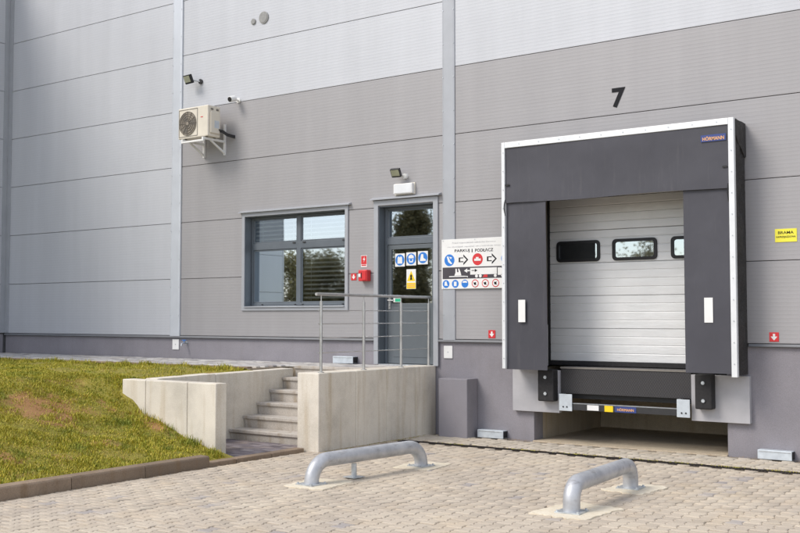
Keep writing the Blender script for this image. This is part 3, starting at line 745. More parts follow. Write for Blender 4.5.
# ------------------------------------------------------------------ lawn
def sstep(a, b, x): t = np.clip((x - a) / (b - a), 0, 1); return t * t * (3 - 2 * t)
def lump(x, y): return (.035 * np.sin(1.9 * x + .7) * np.sin(2.3 * y + 1.1) + .022 * np.sin(4.7 * x - 1.3 * y) * np.sin(3.9 * y + 2 * x) + .012 * np.sin(11 * x + 3 * y) * np.sin(9.3 * y - 4 * x))
def terrain(x, y):
    d = np.clip(-9.64 - x, 0, None)
    de = d + 2.6 * sstep(-4.42, -3.9, y) * sstep(1.6, 1.9, d)
    s = .045 + .235 * de + .028 * de * de
    cap = 1.03 - .055 * sstep(-12.6, -11.8, x) * sstep(-4.4, -4.0, y) * (1 - sstep(-2.6, -2.0, y))
    z = cap - .5 * np.log1p(np.exp(np.clip((cap - s) / .07, -40, 40))) * .07 * 2
    edge = sstep(0, .5, d) * sstep(0, .35, -1.95 - y)
    return z + lump(x, y) * edge * (1 - .5 * sstep(3.5, 6, d))
gx = np.concatenate([np.arange(-9.64, -14, -.09), np.arange(-14, -30.1, -.3)]); gy = np.concatenate([np.arange(-14, -9, .3), np.arange(-9, -1.9, .08)])
gy = np.append(gy[gy < -1.955], -1.952)
X, Yg = np.meshgrid(gx, gy, indexing='ij'); Zg = terrain(X, Yg)
nx_, ny_ = X.shape; vid = np.arange(nx_ * ny_).reshape(nx_, ny_)
F = []
for i in range(nx_ - 1):
    for j in range(ny_ - 1):
        cx_, cy_ = (gx[i] + gx[i + 1]) / 2, (gy[j] + gy[j + 1]) / 2
        if cx_ > -11.30 and cy_ > -4.2: continue
        if cx_ < -20.9 and cy_ > -9: continue
        F.append((int(vid[i, j]), int(vid[i, j + 1]), int(vid[i + 1, j + 1]), int(vid[i + 1, j])))
mb = MB(); mb.v = list(zip(X.ravel().tolist(), Yg.ravel().tolist(), Zg.ravel().tolist())); mb.f = F
lawn = tag(mb.build('lawn_soil', 'soil', smooth=True), 'brown soil bank rising from the kerb to the walkway', kind='structure')
def bare(x, y):
    b = np.zeros_like(x)
    for px, py_, rx, ry, a_ in ((-11.85, -5.64, .42, .75, 1.15), (-12.5, -4.7, .45, .25, .6), (-11.6, -5.5, .7, .3, .8), (-11.6, -4.6, .5, .18, .7), (-10.6, -5.6, .5, .35, .5), (-14.6, -5.6, .8, .3, .7), (-11.0, -4.45, 1.2, .12, .6), (-13.4, -4.0, .8, .3, .4), (-10.3, -7.0, .5, .4, .5)):
        b = np.maximum(b, a_ * np.exp(-((x - px) / rx) ** 2 - ((y - py_) / ry) ** 2))
    b = b * (.78 + .30 * np.sin(8.3 * x + 4.1 * y) * np.sin(7.1 * y - 3.9 * x + .6) + .22 * np.sin(19 * x - 7 * y) * np.sin(17 * y + 5 * x))
    b += .25 * (np.sin(3.1 * x + 1.2 * y) * np.sin(2.7 * y - 1.4 * x + 1) > .55) + .22 * (np.sin(7.3 * x + 2.1 * y + 2) * np.sin(6.1 * y - 3.3 * x) > .6)
    return b
wa = lawn.data.attributes.new('worn', 'FLOAT', 'POINT'); wv = np.empty(len(lawn.data.vertices) * 3); lawn.data.vertices.foreach_get('co', wv); wv = wv.reshape(-1, 3)
wa.data.foreach_set('value', np.clip(bare(wv[:, 0], wv[:, 1]), 0, 1).astype(np.float32))
def blades(n, xr, yr, hmin, hmax):
    x = rng.uniform(*xr, n); y = rng.uniform(*yr, n)
    ok = ~((x > -11.52) & (y > -4.32)) & ~((x > -11.76) & (y > -4.32) & (y < -4.08)) & (y < -1.97) & (x < -9.66)
    ok &= rng.uniform(0, 1, n) > np.clip(bare(x, y), 0, .96)
    clump = .5 + .5 * np.sin(5.1 * x + 1.7 * y) * np.sin(4.3 * y - 2.2 * x) + .4 * np.sin(13 * x) * np.sin(12 * y + 1)
    ok &= rng.uniform(0, 1, n) < .45 + .55 * np.clip(clump, 0, 1)
    x, y, clump = x[ok], y[ok], clump[ok]; n = len(x); z = terrain(x, y) - .006
    h = (hmin + (hmax - hmin) * rng.beta(1.3, 2.6, n) * 1.5) * (.55 + .6 * np.clip(clump, 0, 1.2)); th = rng.uniform(0, 2 * np.pi, n); lean = rng.uniform(.15, .9, n) * h; wd = rng.uniform(.002, .0055, n)
    dx, dy = np.cos(th), np.sin(th)
    b1 = np.stack([x - dy * wd, y + dx * wd, z], 1); b2 = np.stack([x + dy * wd, y - dx * wd, z], 1)
    m1 = np.stack([x + dx * lean * .4 - dy * wd * .8, y + dy * lean * .4 + dx * wd * .8, z + h * .65], 1); m2 = np.stack([x + dx * lean * .4 + dy * wd * .8, y + dy * lean * .4 - dx * wd * .8, z + h * .65], 1)
    t = np.stack([x + dx * lean, y + dy * lean, z + h], 1)
    return np.stack([b1, b2, m2, m1, t], 1)
V = np.concatenate([blades(380000, (-14.5, -9.66), (-9.0, -4.0), .012, .046), blades(150000, (-20.9, -11.5), (-9.0, -1.97), .014, .045), blades(9000, (-20.9, -11.55), (-2.25, -1.98), .04, .10), blades(2500, (-9.82, -9.66), (-9.5, -4.33), .05, .11), blades(1500, (-11.6, -9.7), (-4.5, -4.32), .05, .12)])
n = len(V); me = bpy.data.meshes.new('grass'); me.vertices.add(n * 5); me.vertices.foreach_set('co', V.ravel())
lp = (np.array([0, 1, 2, 3, 3, 2, 4])[None] + (np.arange(n) * 5)[:, None]).ravel(); me.loops.add(len(lp)); me.loops.foreach_set('vertex_index', lp)
me.polygons.add(n * 2); me.polygons.foreach_set('loop_start', (np.array([0, 4])[None] + (np.arange(n) * 7)[:, None]).ravel()); me.update(calc_edges=True); me.materials.append(M['grass'])
gr = bpy.data.objects.new('grass', me); COL.objects.link(gr); tag(gr, 'short patchy yellow green grass growing on the bank', 'grass', kind='stuff')
# weeds along the drain and wall foot
P = []
for _ in range(500):
    q = random.random()
    if q < .55: x, y = random.choice([-8.2, -7.1, -6.3, -5.5, -4.9, -4.2, -3.5]) + random.gauss(0, .16), -1.04 + random.gauss(0, .012)
    else: x, y = -9.24 + abs(random.gauss(0, .02)), random.uniform(-2.9, -.4)
    h = random.uniform(.005, .018); a = random.uniform(0, 6.3); P.append([(x - .004, y, -.004), (x + .004, y, -.004), (x + math.cos(a) * h * .7, y + math.sin(a) * h * .7, h)])
mb = MB()
for t in P: i = len(mb.v); mb.v += t; mb.f.append((i, i + 1, i + 2))
tag(mb.build('weeds', 'grass', recalc=False), 'tiny weeds and moss in the paving joints by the drain', 'weeds', kind='stuff')

mb = MB()
for _ in range(1900):
    q = random.random()
    if q < .30: x, y = -9.262 + abs(random.gauss(0, .05)), random.uniform(-3.0, -.32)
    elif q < .55: x, y = random.uniform(-8.9, -3.0), -1.0 + abs(random.gauss(0, .05))
    elif q < .75: x, y = -9.49 + abs(random.gauss(0, .05)), random.uniform(-9, -3)
    else: x, y = random.choice([random.uniform(-8.4, -7.55), random.uniform(-4.5, -3)]), -.0 - abs(random.gauss(0, .04))
    r_ = random.uniform(.002, .007); z = .001; i = len(mb.v); a = random.uniform(0, 6.3)
    mb.v += [(x + r_ * math.cos(a + t), y + r_ * math.sin(a + t), z) for t in (0, 2.1, 4.2)] + [(x, y, z + r_ * .9)]; mb.f += [(i, i + 1, i + 3), (i + 1, i + 2, i + 3), (i + 2, i, i + 3)]
tag(mb.build('grit', 'grit', recalc=False), 'ochre grit and crumbs lying along the wall feet and drain', 'grit', kind='stuff')

# ------------------------------------------------------------------ wall fittings
# air conditioner
ac = empty('air_conditioner', (-14.33, -.35, 5.2), 'cream air conditioner outdoor unit on a white wall bracket', 'air conditioner')
ax0, ax1, ay0, ay1, az0, az1 = -14.72, -13.93, -.56, -.24, 5.22, 5.80
box('casing', 'cream', ac, ax0, ax1, ay0, ay1, az0, az1, bevel=.015)
fx, fz = -14.46, 5.50
grl = MB().prism(disc(fx, fz, .225, 32), 'y', ay0 - .006, ay0 + .001).build('fan_opening', 'fan_brown', ac)
mb = MB()
for r in (.05, .095, .14, .185, .222):
    pts = [(fx + r * math.cos(2 * math.pi * i / 28), ay0 - .012, fz + r * math.sin(2 * math.pi * i / 28)) for i in range(29)]; mb.tube(pts, .0045, 5, False)
for i in range(12): a = math.pi * i / 6; mb.tube([(fx + .03 * math.cos(a), ay0 - .014, fz + .03 * math.sin(a)), (fx + .23 * math.cos(a), ay0 - .014, fz + .23 * math.sin(a))], .004, 5)
mb.build('fan_grille', 'fan_dark', ac)
MB().prism(disc(fx, fz, .035, 16), 'y', ay0 - .018, ay0 - .008).build('grille_hub', 'fan_brown', ac)
for i in range(3):
    a = 2.1 * i; c_, s_ = math.cos(a), math.sin(a)
    MB().prism([(fx + c_ * .03 - s_ * .03, fz + s_ * .03 + c_ * .03), (fx + c_ * .19 - s_ * .07, fz + s_ * .19 + c_ * .07), (fx + c_ * .20 + s_ * .05, fz + s_ * .20 - c_ * .05), (fx + c_ * .03 + s_ * .02, fz + s_ * .03 - c_ * .02)], 'y', ay0 - .0095, ay0 - .0070).build('fan_blade', 'fan_dark', ac)
ring(ax0 + .02, -14.20, az0 + .03, az1 - .03, .012, .012, .012, .012, ay0 - .004, ay0 + .001).build('grille_surround', 'brown_grey', ac)
box('maker_badge', 'red', ac, -14.12, -14.06, ay0 - .004, ay0 + .001, 5.58, 5.595)
sd = box('service_cover', 'cream', ac, ax1 + .001, ax1 + .03, ay0 + .05, ay1 - .03, az0 + .06, az1 - .12, bevel=.01)
box('rating_label', 'pale_steel', sd, ax1 + .0295, ax1 + .032, ay0 + .14, ay1 - .06, az0 + .16, az0 + .30)
for y in (ay0 + .1, ay1 - .08): box('grip', 'brown_grey', ac, ax1 - .002, ax1 + .006, y - .03, y + .03, az1 - .085, az1 - .05)
for x in (-14.58, -14.03):
    mb = MB(); mb.box(x - .018, x + .018, -.040, -.002, 4.93, 5.52); mb.box(x - .019, x + .019, -.60, -.043, 5.165, 5.205)
    mb.prism([(-.043, 4.96), (-.043, 5.0), (-.36, 5.164), (-.41, 5.164)], 'x', x - .016, x + .016); mb.build('bracket', 'white', ac)
    for y in (-.5, -.3): MB().prism([(x + .03 * math.cos(R(60 * i)), y + .03 * math.sin(R(60 * i))) for i in range(6)], 'z', 5.2055, 5.222).build('foot', 'rubber', ac)
box('cross_rail', 'white', ac, -14.60, -14.01, -.60, -.565, 5.13, 5.164)
for i, z in enumerate((5.36, 5.33)): MB().tube([(ax1 + .02, -.30 + .03 * i, z), (ax1 + .08, -.27, z - .01), (-13.84, -.15, z - .06), (-13.80, -.06, z - .08), (-13.79, .005, z - .085)], .017, 8).build('pipe', 'dark_plastic', ac, smooth=True)

# floodlight high on the left cover strip
def rotbox(mb, c, half, rot):
    c = Vector(c); m_ = rot
    i = len(mb.v)
    for sz in (-1, 1):
        for sx, sy2 in ((-1, -1), (1, -1), (1, 1), (-1, 1)): mb.v.append(tuple(c + m_ @ Vector((sx * half[0], sy2 * half[1], sz * half[2]))))
    mb.f += [tuple(i + a for a in q) for q in ((0, 3, 2, 1), (4, 5, 6, 7), (0, 1, 5, 4), (1, 2, 6, 5), (2, 3, 7, 6), (3, 0, 4, 7))]; return mb
from mathutils import Euler
def flood(loc, wall, s, yaw, pitch, label, body='black', arm='galv'):
    e = empty('floodlight', wall, label, 'floodlight'); m_ = Euler((pitch, 0, yaw)).to_matrix(); loc = Vector(loc)
    hs = rotbox(MB(), loc, (.14 * s, .045 * s, .12 * s), m_).build('housing', body, e, bevel=.01 * s)
    rotbox(MB(), loc + m_ @ Vector((0, -.048 * s, .012 * s)), (.12 * s, .004 * s, .085 * s), m_).build('lens', 'lamp_glass', e)
    mb = MB()
    for i in range(7): rotbox(mb, loc + m_ @ Vector(((-.09 + .03 * i) * s, .058 * s, 0)), (.004 * s, .016 * s, .09 * s), m_)
    mb.build('cooling_fins', body, hs)
    w_ = Vector(wall); MB().tube([loc + m_ @ Vector((0, .05 * s, -.03 * s)), loc * .45 + w_ * .55, w_], .014 * s + .004, 8).build('arm', arm, e)
    return e
e = flood((-14.84, -.20, 6.46), (-14.70, -.0, 6.43), .72, -.12, .42, 'black square floodlight high on the wall above the air conditioner')
MB().tube([(-14.70, -.03, 6.43), (-14.70, .002, 6.43)], .05, 12).build('wall_plate', 'dark_plastic', e)
# camera
cm = empty('security_camera', (-13.72, 0, 5.94), 'small white bullet security camera on the wall right of the air conditioner', 'security camera')
d = Vector((.05, -.86, -.25)).normalized(); c0 = Vector((-13.70, -.09, 5.965))
MB().tube([c0, c0 + d * .02, c0 + d * .15, c0 + d * .155], [.04, .056, .056, .052], 16).build('body', 'white', cm, smooth=False)
MB().tube([c0 + d * .155, c0 + d * .164], .044, 16).build('lens', 'black', cm)
MB().tube([(-13.69, .002, 5.94), (-13.69, -.05, 5.94), c0 + d * .05], .018, 10).build('arm', 'white', cm)
MB().tube([(-13.69, .002, 5.94), (-13.69, -.02, 5.94)], .05, 16).build('base', 'white', cm)
# emergency light and small floodlight over the door
el = empty('emergency_light', (-9.86, 0, 3.9), 'white boxy emergency light above the grey personnel door', 'emergency light')
box('housing', 'white', el, -10.05, -9.67, -.085, -.001, 3.905, 4.075, bevel=.012)
box('base_rim', 'cream', el, -10.065, -9.655, -.02, -.0005, 3.892, 4.088, bevel=.006)
box('diffuser', 'white_alu', el, -10.03, -9.69, -.089, -.083, 3.92, 4.06)
e = flood((-9.94, -.16, 4.25), (-9.85, -.0, 4.20), .62, .1, .55, 'small floodlight with pale bracket just above the white emergency light', 'dark_plastic', 'white')
MB().tube([(-9.85, -.05, 4.20), (-9.85, .002, 4.20)], .045, 12).build('wall_plate', 'white', e)
# fire call box and signs
fc = empty('fire_call_box', (-10.63, 0, 2.56), 'red fire alarm call box on the wall between window and door', 'call box')
box('housing', 'red', fc, -10.76, -10.575, -.115, -.001, 2.475, 2.665, bevel=.012)
box('handle_slot', 'black', fc, -10.70, -10.685, -.118, -.112, 2.52, 2.62); box('label_plate', 'white', fc, -10.755, -10.71, -.119, -.1145, 2.545, 2.60); box('cover', 'red', fc, -10.67, -10.595, -.125, -.113, 2.49, 2.65, bevel=.004)
def sign(name, x0, x1, z0, z1, y, mat, label, cat, origin=None, group=None, back=.006):
    e = empty(name, ((x0 + x1) / 2, y, z0), label, cat, group)
    p_ = box('panel', mat, e, x0, x1, y - back, y, z0, z1, bevel=.0015, seg=1) ; return e, p_, y - back - .0015
e, p_, yy = sign('fire_sign', -10.785, -10.655, 2.715, 2.915, -.001, 'white', 'red and white fire alarm sign directly above the red call box', 'sign')
MB().sheet([(-10.778, 2.765), (-10.662, 2.765), (-10.662, 2.908), (-10.778, 2.908)], yy).build('field', 'red', p_)
MB().sheet([(-10.74, 2.845), (-10.70, 2.90), (-10.715, 2.86), (-10.69, 2.86), (-10.73, 2.79), (-10.715, 2.835)], yy - .0015).build('symbol', 'white', p_)
MB().sheet([(-10.77, 2.737), (-10.67, 2.737), (-10.67, 2.757), (-10.77, 2.757)], yy).build('text_line', 'red', p_)
def arrow_sign(cx, cz, s, label, y=-.001):
    e, p_, yy = sign('fire_sign', cx - s, cx + s, cz - s, cz + s, y, 'red', label, 'sign')
    MB().sheet([(cx - .24 * s, cz + .68 * s), (cx + .24 * s, cz + .68 * s), (cx + .24 * s, cz + .1 * s), (cx + .7 * s, cz + .1 * s), (cx, cz - .72 * s), (cx - .7 * s, cz + .1 * s), (cx - .24 * s, cz + .1 * s)], yy).build('symbol', 'white', p_)
arrow_sign(-10.94, 2.555, .058, 'tiny square red sign with white symbol left of the call box')
arrow_sign(-8.215, 1.60, .062, 'small red sign with white arrow low on the wall left of the dock shelter')
arrow_sign(-3.92, 1.60, .062, 'small red sign with white arrow low on the wall right of the dock shelter')
# door stickers: on the glass of the door
SY = DY + .0285
SPX = [(-10.20, 'white square sticker with blue protective vest symbol, leftmost on the door glass'), (-9.97, 'white square sticker with blue helmeted head symbol, middle one on the door glass'), (-9.735, 'white square sticker with blue safety boot symbol, rightmost on the door glass')]
for i, (xa, lab) in enumerate(SPX):
    s = .20; e = MB().sheet([(xa, 2.715 + .012 * i), (xa + s, 2.715 + .012 * i), (xa + s, 2.935 + .012 * i), (xa, 2.935 + .012 * i)], SY).build('safety_sticker', 'white', origin=(xa + s / 2, SY, 2.72)); tag(e, lab, 'sticker', 'door stickers')
    cx, cz = xa + s / 2, 2.825 + .012 * i; o = MB().sheet(disc(cx, cz, .093, 28), SY - .0012).build('symbol_disc', 'blue', e); y2 = SY - .0024
    if i == 0: MB().sheet([(cx - .05, cz - .06), (cx + .05, cz - .06), (cx + .045, cz + .04), (cx + .025, cz + .065), (cx, cz + .04), (cx - .025, cz + .065), (cx - .045, cz + .04)], y2).build('symbol', 'white', o)
    elif i == 1:
        MB().sheet([(cx - .055, cz + .01), (cx + .055, cz + .01), (cx + .05, cz + .05), (cx, cz + .075), (cx - .05, cz + .05)], y2).build('symbol', 'white', o)
        MB().sheet([(cx - .045, cz - .005), (cx - .025, cz - .005), (cx - .02, cz - .04), (cx + .02, cz - .04), (cx + .025, cz - .005), (cx + .045, cz - .005), (cx + .035, cz - .06), (cx - .035, cz - .06)], y2).build('symbol', 'white', o)
    else: MB().sheet([(cx - .03, cz + .06), (cx + .01, cz + .06), (cx + .015, cz - .005), (cx + .06, cz - .03), (cx + .06, cz - .055), (cx - .055, cz - .055), (cx - .05, cz - .02)], y2).build('symbol', 'white', o)
e = MB().sheet([(-9.965, 2.335), (-9.775, 2.335), (-9.775, 2.665), (-9.965, 2.665)], SY).build('warning_sticker', 'white', origin=(-9.87, SY, 2.335)); tag(e, 'yellow warning triangle sticker below the blue stickers on the door glass', 'sticker')
o = MB().sheet([(-9.955, 2.465), (-9.785, 2.465), (-9.87, 2.64)], SY - .0012).build('triangle', 'yellow', e)
MB().sheet([(-9.895, 2.487), (-9.845, 2.487), (-9.855, 2.53), (-9.848, 2.555), (-9.87, 2.585), (-9.892, 2.555), (-9.885, 2.53)], SY - .0024).build('symbol', 'ink', o)
o = MB().sheet([(-9.96, 2.34), (-9.78, 2.34), (-9.78, 2.44), (-9.96, 2.44)], SY - .0012).build('text_field', 'yellow', e)
for z in (2.41, 2.375): MB().sheet([(-9.94, z - .008), (-9.80, z - .008), (-9.80, z + .008), (-9.94, z + .008)], SY - .0024).build('text_line', 'orange', o)
e = MB().sheet([(-10.235, 2.115), (-10.08, 2.115), (-10.08, 2.185), (-10.235, 2.185)], SY).build('exit_sticker', 'white', origin=(-10.16, SY, 2.11)); tag(e, 'small green and white sticker at the foot of the door glass by the handle', 'sticker')
MB().sheet([(-10.20, 2.125), (-10.09, 2.125), (-10.09, 2.178), (-10.20, 2.178)], SY - .0012).build('field', 'green', e)
# instruction board
BX0, BX1, BZ0, BZ1 = -9.125, -7.86, 2.315, 3.11
bd = empty('instruction_board', (-8.4, -.03, 2.3), 'large white instruction board with blue and red symbols and a truck picture', 'sign')
bp_ = box('panel', 'white', bd, BX0, BX1, -.036, -.024, BZ0, BZ1, bevel=.002, seg=1)
y1 = -.0375; y2 = -.039; y3 = -.0405
text('small_text', 'Przed rozpoczęciem załadunku kierowca', 'grey_ink', bp_, -8.52, y1, 3.045, .80, .035)
text('small_text', 'ma obowiązek zapoznać się z instrukcją rampy', 'grey_ink', bp_, -8.52, y1, 2.985, .98, .035)
for t_, cx, wd_, hh_, dz in (('PARKUJ', -8.735, .28, .056, 0), ('I', -8.550, .016, .056, 0), ('PODŁĄCZ', -8.33, .33, .066, -.004)): text('heading_text', t_, 'ink', bp_, cx, y1, 2.915 + dz, wd_, hh_, .02)
def arrow_out(cx, cz, s):
    o_ = [(-.5, .22), (.02, .22), (.02, .5), (.55, 0), (.02, -.5), (.02, -.22), (-.5, -.22)]
    pts = [(cx + a * s, cz + b * s) for a, b in o_]; mb = MB()
    n = len(pts); inn = [(cx + (p[0] - cx) * .68 - .004 * 0, cz + (p[1] - cz) * .62) for p in pts]
    for q in range(n):
        t = (q + 1) % n; i = len(mb.v); mb.v += [(pts[q][0], y1, pts[q][1]), (pts[t][0], y1, pts[t][1]), (inn[t][0], y1, inn[t][1]), (inn[q][0], y1, inn[q][1])]; mb.f.append((i, i + 1, i + 2, i + 3))
    mb.build('arrow', 'ink', bp_)
for cx, m in ((-8.975, 'blue'), (-8.45, 'red'), (-7.93, 'blue')):
    o = MB().sheet(disc(cx, 2.775, .095, 28), y1).build('symbol_disc', m, bp_)
    if m == 'red': MB().sheet([(cx - .06, 2.75), (cx + .06, 2.75), (cx + .06, 2.785), (cx + .02, 2.785), (cx + .02, 2.81), (cx - .03, 2.81), (cx - .03, 2.785), (cx - .06, 2.785)], y2).build('symbol', 'white', o)
    else:
        MB().sheet([(cx - .05, 2.83), (cx - .02, 2.84), (cx + .01, 2.77), (cx + .055, 2.72), (cx + .03, 2.71), (cx - .02, 2.745)], y2).build('symbol', 'white', o)
        MB().sheet([(cx - .005, 2.83), (cx + .05, 2.82), (cx + .03, 2.79)], y2).build('symbol', 'white', o)
arrow_out(-8.715, 2.775, .17); arrow_out(-8.195, 2.775, .17)
bn = MB().sheet([(BX0 + .02, 2.475), (BX1 - .02, 2.475), (BX1 - .02, 2.66), (BX0 + .02, 2.66)], y1).build('picture_band', 'dark_band', bp_)
def poly(n_, m, pts, y=y2): MB().sheet(pts, y).build(n_, m, bn)
poly('trailer', 'white', [(-8.585, 2.535), (-8.10, 2.535), (-8.10, 2.640), (-8.585, 2.640)]); poly('cab', 'white', [(-8.085, 2.52), (-7.98, 2.52), (-7.98, 2.60), (-8.03, 2.635), (-8.085, 2.635)])
for cx in (-8.47, -8.40, -8.13, -8.0): poly('wheel', 'white', disc(cx, 2.512, .026, 14))
poly('wheel_chock', 'red', [(-8.36, 2.49), (-8.27, 2.49), (-8.27, 2.53), (-8.33, 2.53)])
poly('arrow', 'white', [(-8.70, 2.60), (-8.64, 2.635), (-8.64, 2.61), (-8.59, 2.61), (-8.59, 2.59), (-8.64, 2.59), (-8.64, 2.565)])
poly('arrow', 'ink', [(-8.56, 2.595), (-8.50, 2.595), (-8.50, 2.575), (-8.45, 2.60), (-8.50, 2.625), (-8.50, 2.605), (-8.56, 2.605)], y3)
poly('ramp', 'white', [(-8.98, 2.52), (-8.72, 2.52), (-8.63, 2.515), (-8.63, 2.49), (-8.65, 2.505), (-8.98, 2.505)])
poly('forklift', 'white', [(-8.88, 2.525), (-8.75, 2.525), (-8.765, 2.58), (-8.79, 2.635), (-8.81, 2.635), (-8.80, 2.58), (-8.83, 2.58), (-8.835, 2.635), (-8.86, 2.635), (-8.86, 2.575)])
for i, cx in enumerate((-9.04, -8.865, -8.685, -8.495, -8.31, -8.125, -7.95)):
    m = 'blue' if i < 3 else 'red'; o = MB().sheet(disc(cx, 2.395, .064, 22), y1).build('symbol_disc', m, bp_)
    if i < 3: MB().sheet([(cx - .03, 2.37), (cx + .035, 2.365), (cx + .02, 2.40), (cx + .01, 2.44), (cx - .025, 2.43)] if i == 0 else ([(cx - .025, 2.36), (cx + .025, 2.36), (cx + .025, 2.43), (cx - .025, 2.43)] if i == 1 else [(cx - .045, 2.41), (cx + .045, 2.41), (cx + .03, 2.44), (cx - .03, 2.44)]), y2).build('symbol', 'white', o)
    else:
        MB().sheet(disc(cx, 2.395, .050, 22), y2).build('symbol_field', 'white', o)
        MB().sheet([(cx - .02, 2.375), (cx + .025, 2.37), (cx + .015, 2.395), (cx + .02, 2.42), (cx - .005, 2.41), (cx - .03, 2.415)], y3).build('symbol', 'ink', o)
for x in (BX0 + .03, -8.5): 
    for z in (BZ0 + .02, BZ1 - .02): MB().prism(disc(x, z, .008, 8), 'y', -.041, -.0355).build('screw', 'galv', bd)
box('batten', 'trim', bd, BX0 + .3, BX1 - .1, -.0235, -.001, 2.6, 2.66)
# bay number and yellow sign
nb = empty('bay_number', (-6.07, -.005, 4.9), 'black number seven on the wall above the dock shelter', 'number')
text('digit', '7', 'ink', nb, -6.07, -.006, 5.055, .21, .29, .035)
e, p_, yy = sign('wall_sign', -3.885, -3.605, 2.85, 3.025, -.001, 'yellow2', 'yellow rectangular sign with two lines of black lettering right of the dock shelter', 'sign')
text('lettering', 'BRAMA', 'ink', p_, -3.745, yy, 2.975, .20, .038, .015); text('lettering', 'NAPRZEJAZDOWA', 'ink', p_, -3.745, yy, 2.915, .25, .032, .02)
# small plates, tap, caps
for x0_, x1_, z0_, z1_, lab in ((-9.115, -8.95, 1.205, 1.405, 'small white cover plate on the plinth at the end of the railing'), (-15.44, -15.26, 1.235, 1.44, 'small white cover plate on the plinth under the light cover strip')):
    e = empty('cover_plate', ((x0_ + x1_) / 2, .02, z0_), lab, 'cover plate', 'white plinth cover plates')
    box('plate', 'white', e, x0_, x1_, .004, .0215, z0_, z1_, bevel=.006)
    MB().prism(disc((x0_ + x1_) / 2, (z0_ + z1_) / 2, .012, 10), 'y', .001, .006).build('screw', 'galv', e)
tp = empty('tap', (-15.05, .02, 1.35), 'small metal outdoor tap on the plinth beside the left white plate', 'tap')
MB().tube([(-15.05, .022, 1.37), (-15.05, -.07, 1.37), (-15.05, -.11, 1.355), (-15.05, -.12, 1.31)], .016, 10).build('spout', 'galv', tp, smooth=True)
mb = MB(); mb.tube([(-15.05, -.05, 1.38), (-15.05, -.05, 1.42)], .008, 8); mb.box(-15.10, -15.0, -.06, -.04, 1.418, 1.43); mb.build('lever', 'blue', tp)
MB().tube([(-15.05, .0215, 1.37), (-15.05, .012, 1.37)], .032, 14).build('rosette', 'galv', tp)
for cx, cz, r, lab in ((-13.32, 7.38, .058, 'small round grey cap high on the light wall'), (-13.06, 7.415, .115, 'larger round grey cap high on the light wall')):
    e = empty('vent_cover', (cx, 0, cz), lab, 'vent cover'); MB().prism(disc(cx, cz, r, 28), 'y', -.02, -.001).build('cap', 'cap', e, bevel=.006) if 'cap' in M else None
    if 'cap' not in M:
        M['cap'] = plain('cap', (.30, .30, .29), .7, 0, .15, 18); MB().prism(disc(cx, cz, r, 28), 'y', -.02, -.001).build('cap', 'cap', e, bevel=.006)
    MB().prism(disc(cx, cz, r * .8, 24), 'y', -.026, -.019).build('rim', 'cap', e)
# galvanised vent boxes at the wall foot
for x0_, x1_, zb, lab in ((-8.42, -7.95, .0, 'galvanised metal box at the plinth foot left of the dock pit'), (-4.13, -3.68, .0, 'galvanised metal box at the plinth foot right of the dock pit'), (-11.31, -10.86, WALK_Z + .003, 'galvanised metal box on the walkway under the window, left of the door')):
    e = empty('vent_box', ((x0_ + x1_) / 2, -.05, zb), lab, 'vent box', 'galvanised vent boxes')
    box('hood', 'pale_steel', e, x0_, x1_ - .012, -.115, .018, zb + .004, zb + .125, bevel=.006)
    box('open_end', 'black', e, x1_ - .0115, x1_ - .008, -.105, .016, zb + .014, zb + .115)
    mb = MB(); mb.box(x0_ + .02, x1_ - .03, -.119, -.1155, zb + .10, zb + .112); mb.build('rim', 'galv', e)

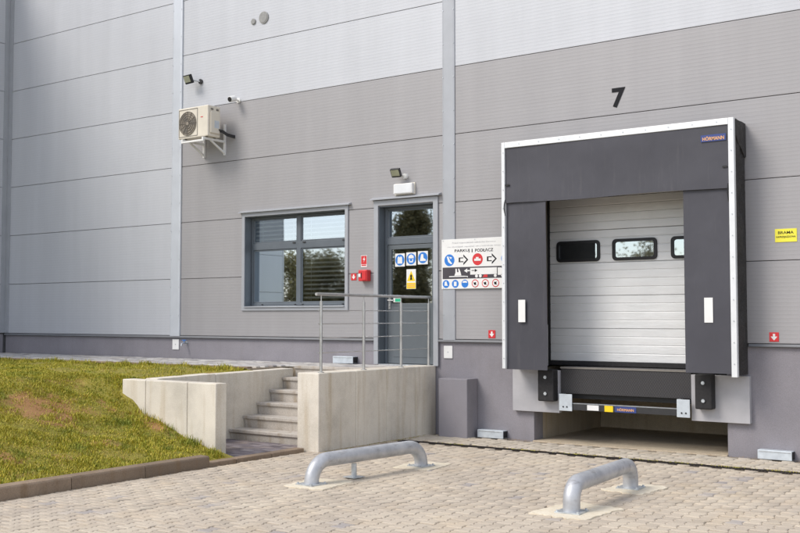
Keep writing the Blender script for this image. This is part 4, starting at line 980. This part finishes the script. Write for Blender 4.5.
# ------------------------------------------------------------------ trees across the yard (seen in the window panes)
def tree(x, y, h, wdt, label, seed, dense=1.0):
    r = random.Random(seed); g_ = np.random.default_rng(seed); e = empty('tree', (x, y, -.03), label, 'tree', 'trees across the yard')
    mb = MB(); mb.tube([(x, y, -.05), (x + .05, y, h * .2), (x + r.uniform(-.2, .2), y + .1, h * .5), (x + r.uniform(-.3, .3), y, h * .85)], [.03 * h * .8, .022 * h * .8, .014 * h * .8, .03], 8)
    cl = []
    for i in range(26):
        t = r.uniform(.12, .95); a = r.uniform(0, 6.28); rad = wdt * .5 * math.sin(math.pi * min(1, (t * .85 + .15))) * r.uniform(.45, 1)
        p_ = (x + math.cos(a) * rad, y + math.sin(a) * rad, h * (.15 + .8 * t)); cl.append(p_)
        z_ = h * r.uniform(.15, .55); mb.tube([(x, y, min(z_, p_[2] * .8)), ((x + p_[0]) / 2, (y + p_[1]) / 2, (z_ + p_[2]) / 2 + .2), p_], [.05, .035, .015], 5)
    mb.build('trunk', 'bark', e, smooth=True)
    C = np.array(cl); n = int(11000 * dense * (h / 7)); idx = g_.integers(0, len(C), n)
    c_ = C[idx] + g_.normal(0, 1, (n, 3)) * np.array([wdt * .105, wdt * .105, h * .075]); c_[:, 2] = np.maximum(c_[:, 2], .15)
    a_ = g_.normal(0, 1, (n, 3)); a_ /= np.linalg.norm(a_, axis=1)[:, None]; b_ = np.cross(a_, g_.normal(0, 1, (n, 3))); b_ /= np.linalg.norm(b_, axis=1)[:, None]
    s_ = g_.uniform(.07, .15, n)[:, None] * (h / 7) ** .4
    V = np.stack([c_ - a_ * s_, c_ + b_ * s_ * .55, c_ + a_ * s_, c_ - b_ * s_ * .55], 1) - np.array([x, y, -.03])
    me = bpy.data.meshes.new('crown'); me.vertices.add(n * 4); me.vertices.foreach_set('co', V.ravel()); me.loops.add(n * 4); me.loops.foreach_set('vertex_index', np.arange(n * 4))
    me.polygons.add(n); me.polygons.foreach_set('loop_start', np.arange(n) * 4); me.update(calc_edges=True); me.materials.append(M['leaves'])
    o = bpy.data.objects.new('crown', me); COL.objects.link(o); o.parent = e
T = [(-64, -46, 6.5, 6, 'leafy tree at the far left end of the row mirrored in the window'), (-57, -45, 6.3, 5.5, 'leafy tree mirrored in the left pane of the window'), (-52.5, -46, 7.2, 5.5, 'taller leafy tree mirrored in the left pane near the mullion'),
     (-48.6, -45, 6.9, 5, 'leafy tree mirrored in the right pane beside the mullion'), (-45.6, -46, 5.6, 4.5, 'lower leafy tree mirrored in the right pane'), (-40.9, -45, 10.3, 3.0, 'tall round leafy tree mirrored in the pane above the door'),
     (-35, -46, 6.2, 5.5, 'leafy tree to the right of the tall round tree'), (-29.5, -47, 5.6, 5, 'low leafy tree mirrored below the dock door pane'), (-24.6, -46, 7.1, 3.6, 'slender open tree mirrored in the middle pane of the dock door'), (-19.5, -46, 6.5, 5, 'leafy tree mirrored in the right pane of the dock door')]
for i, (x, y, h, wd, lab) in enumerate(T): tree(x, y, h, wd, lab, 30 + i, .3 if 'slender' in lab else 1.0)
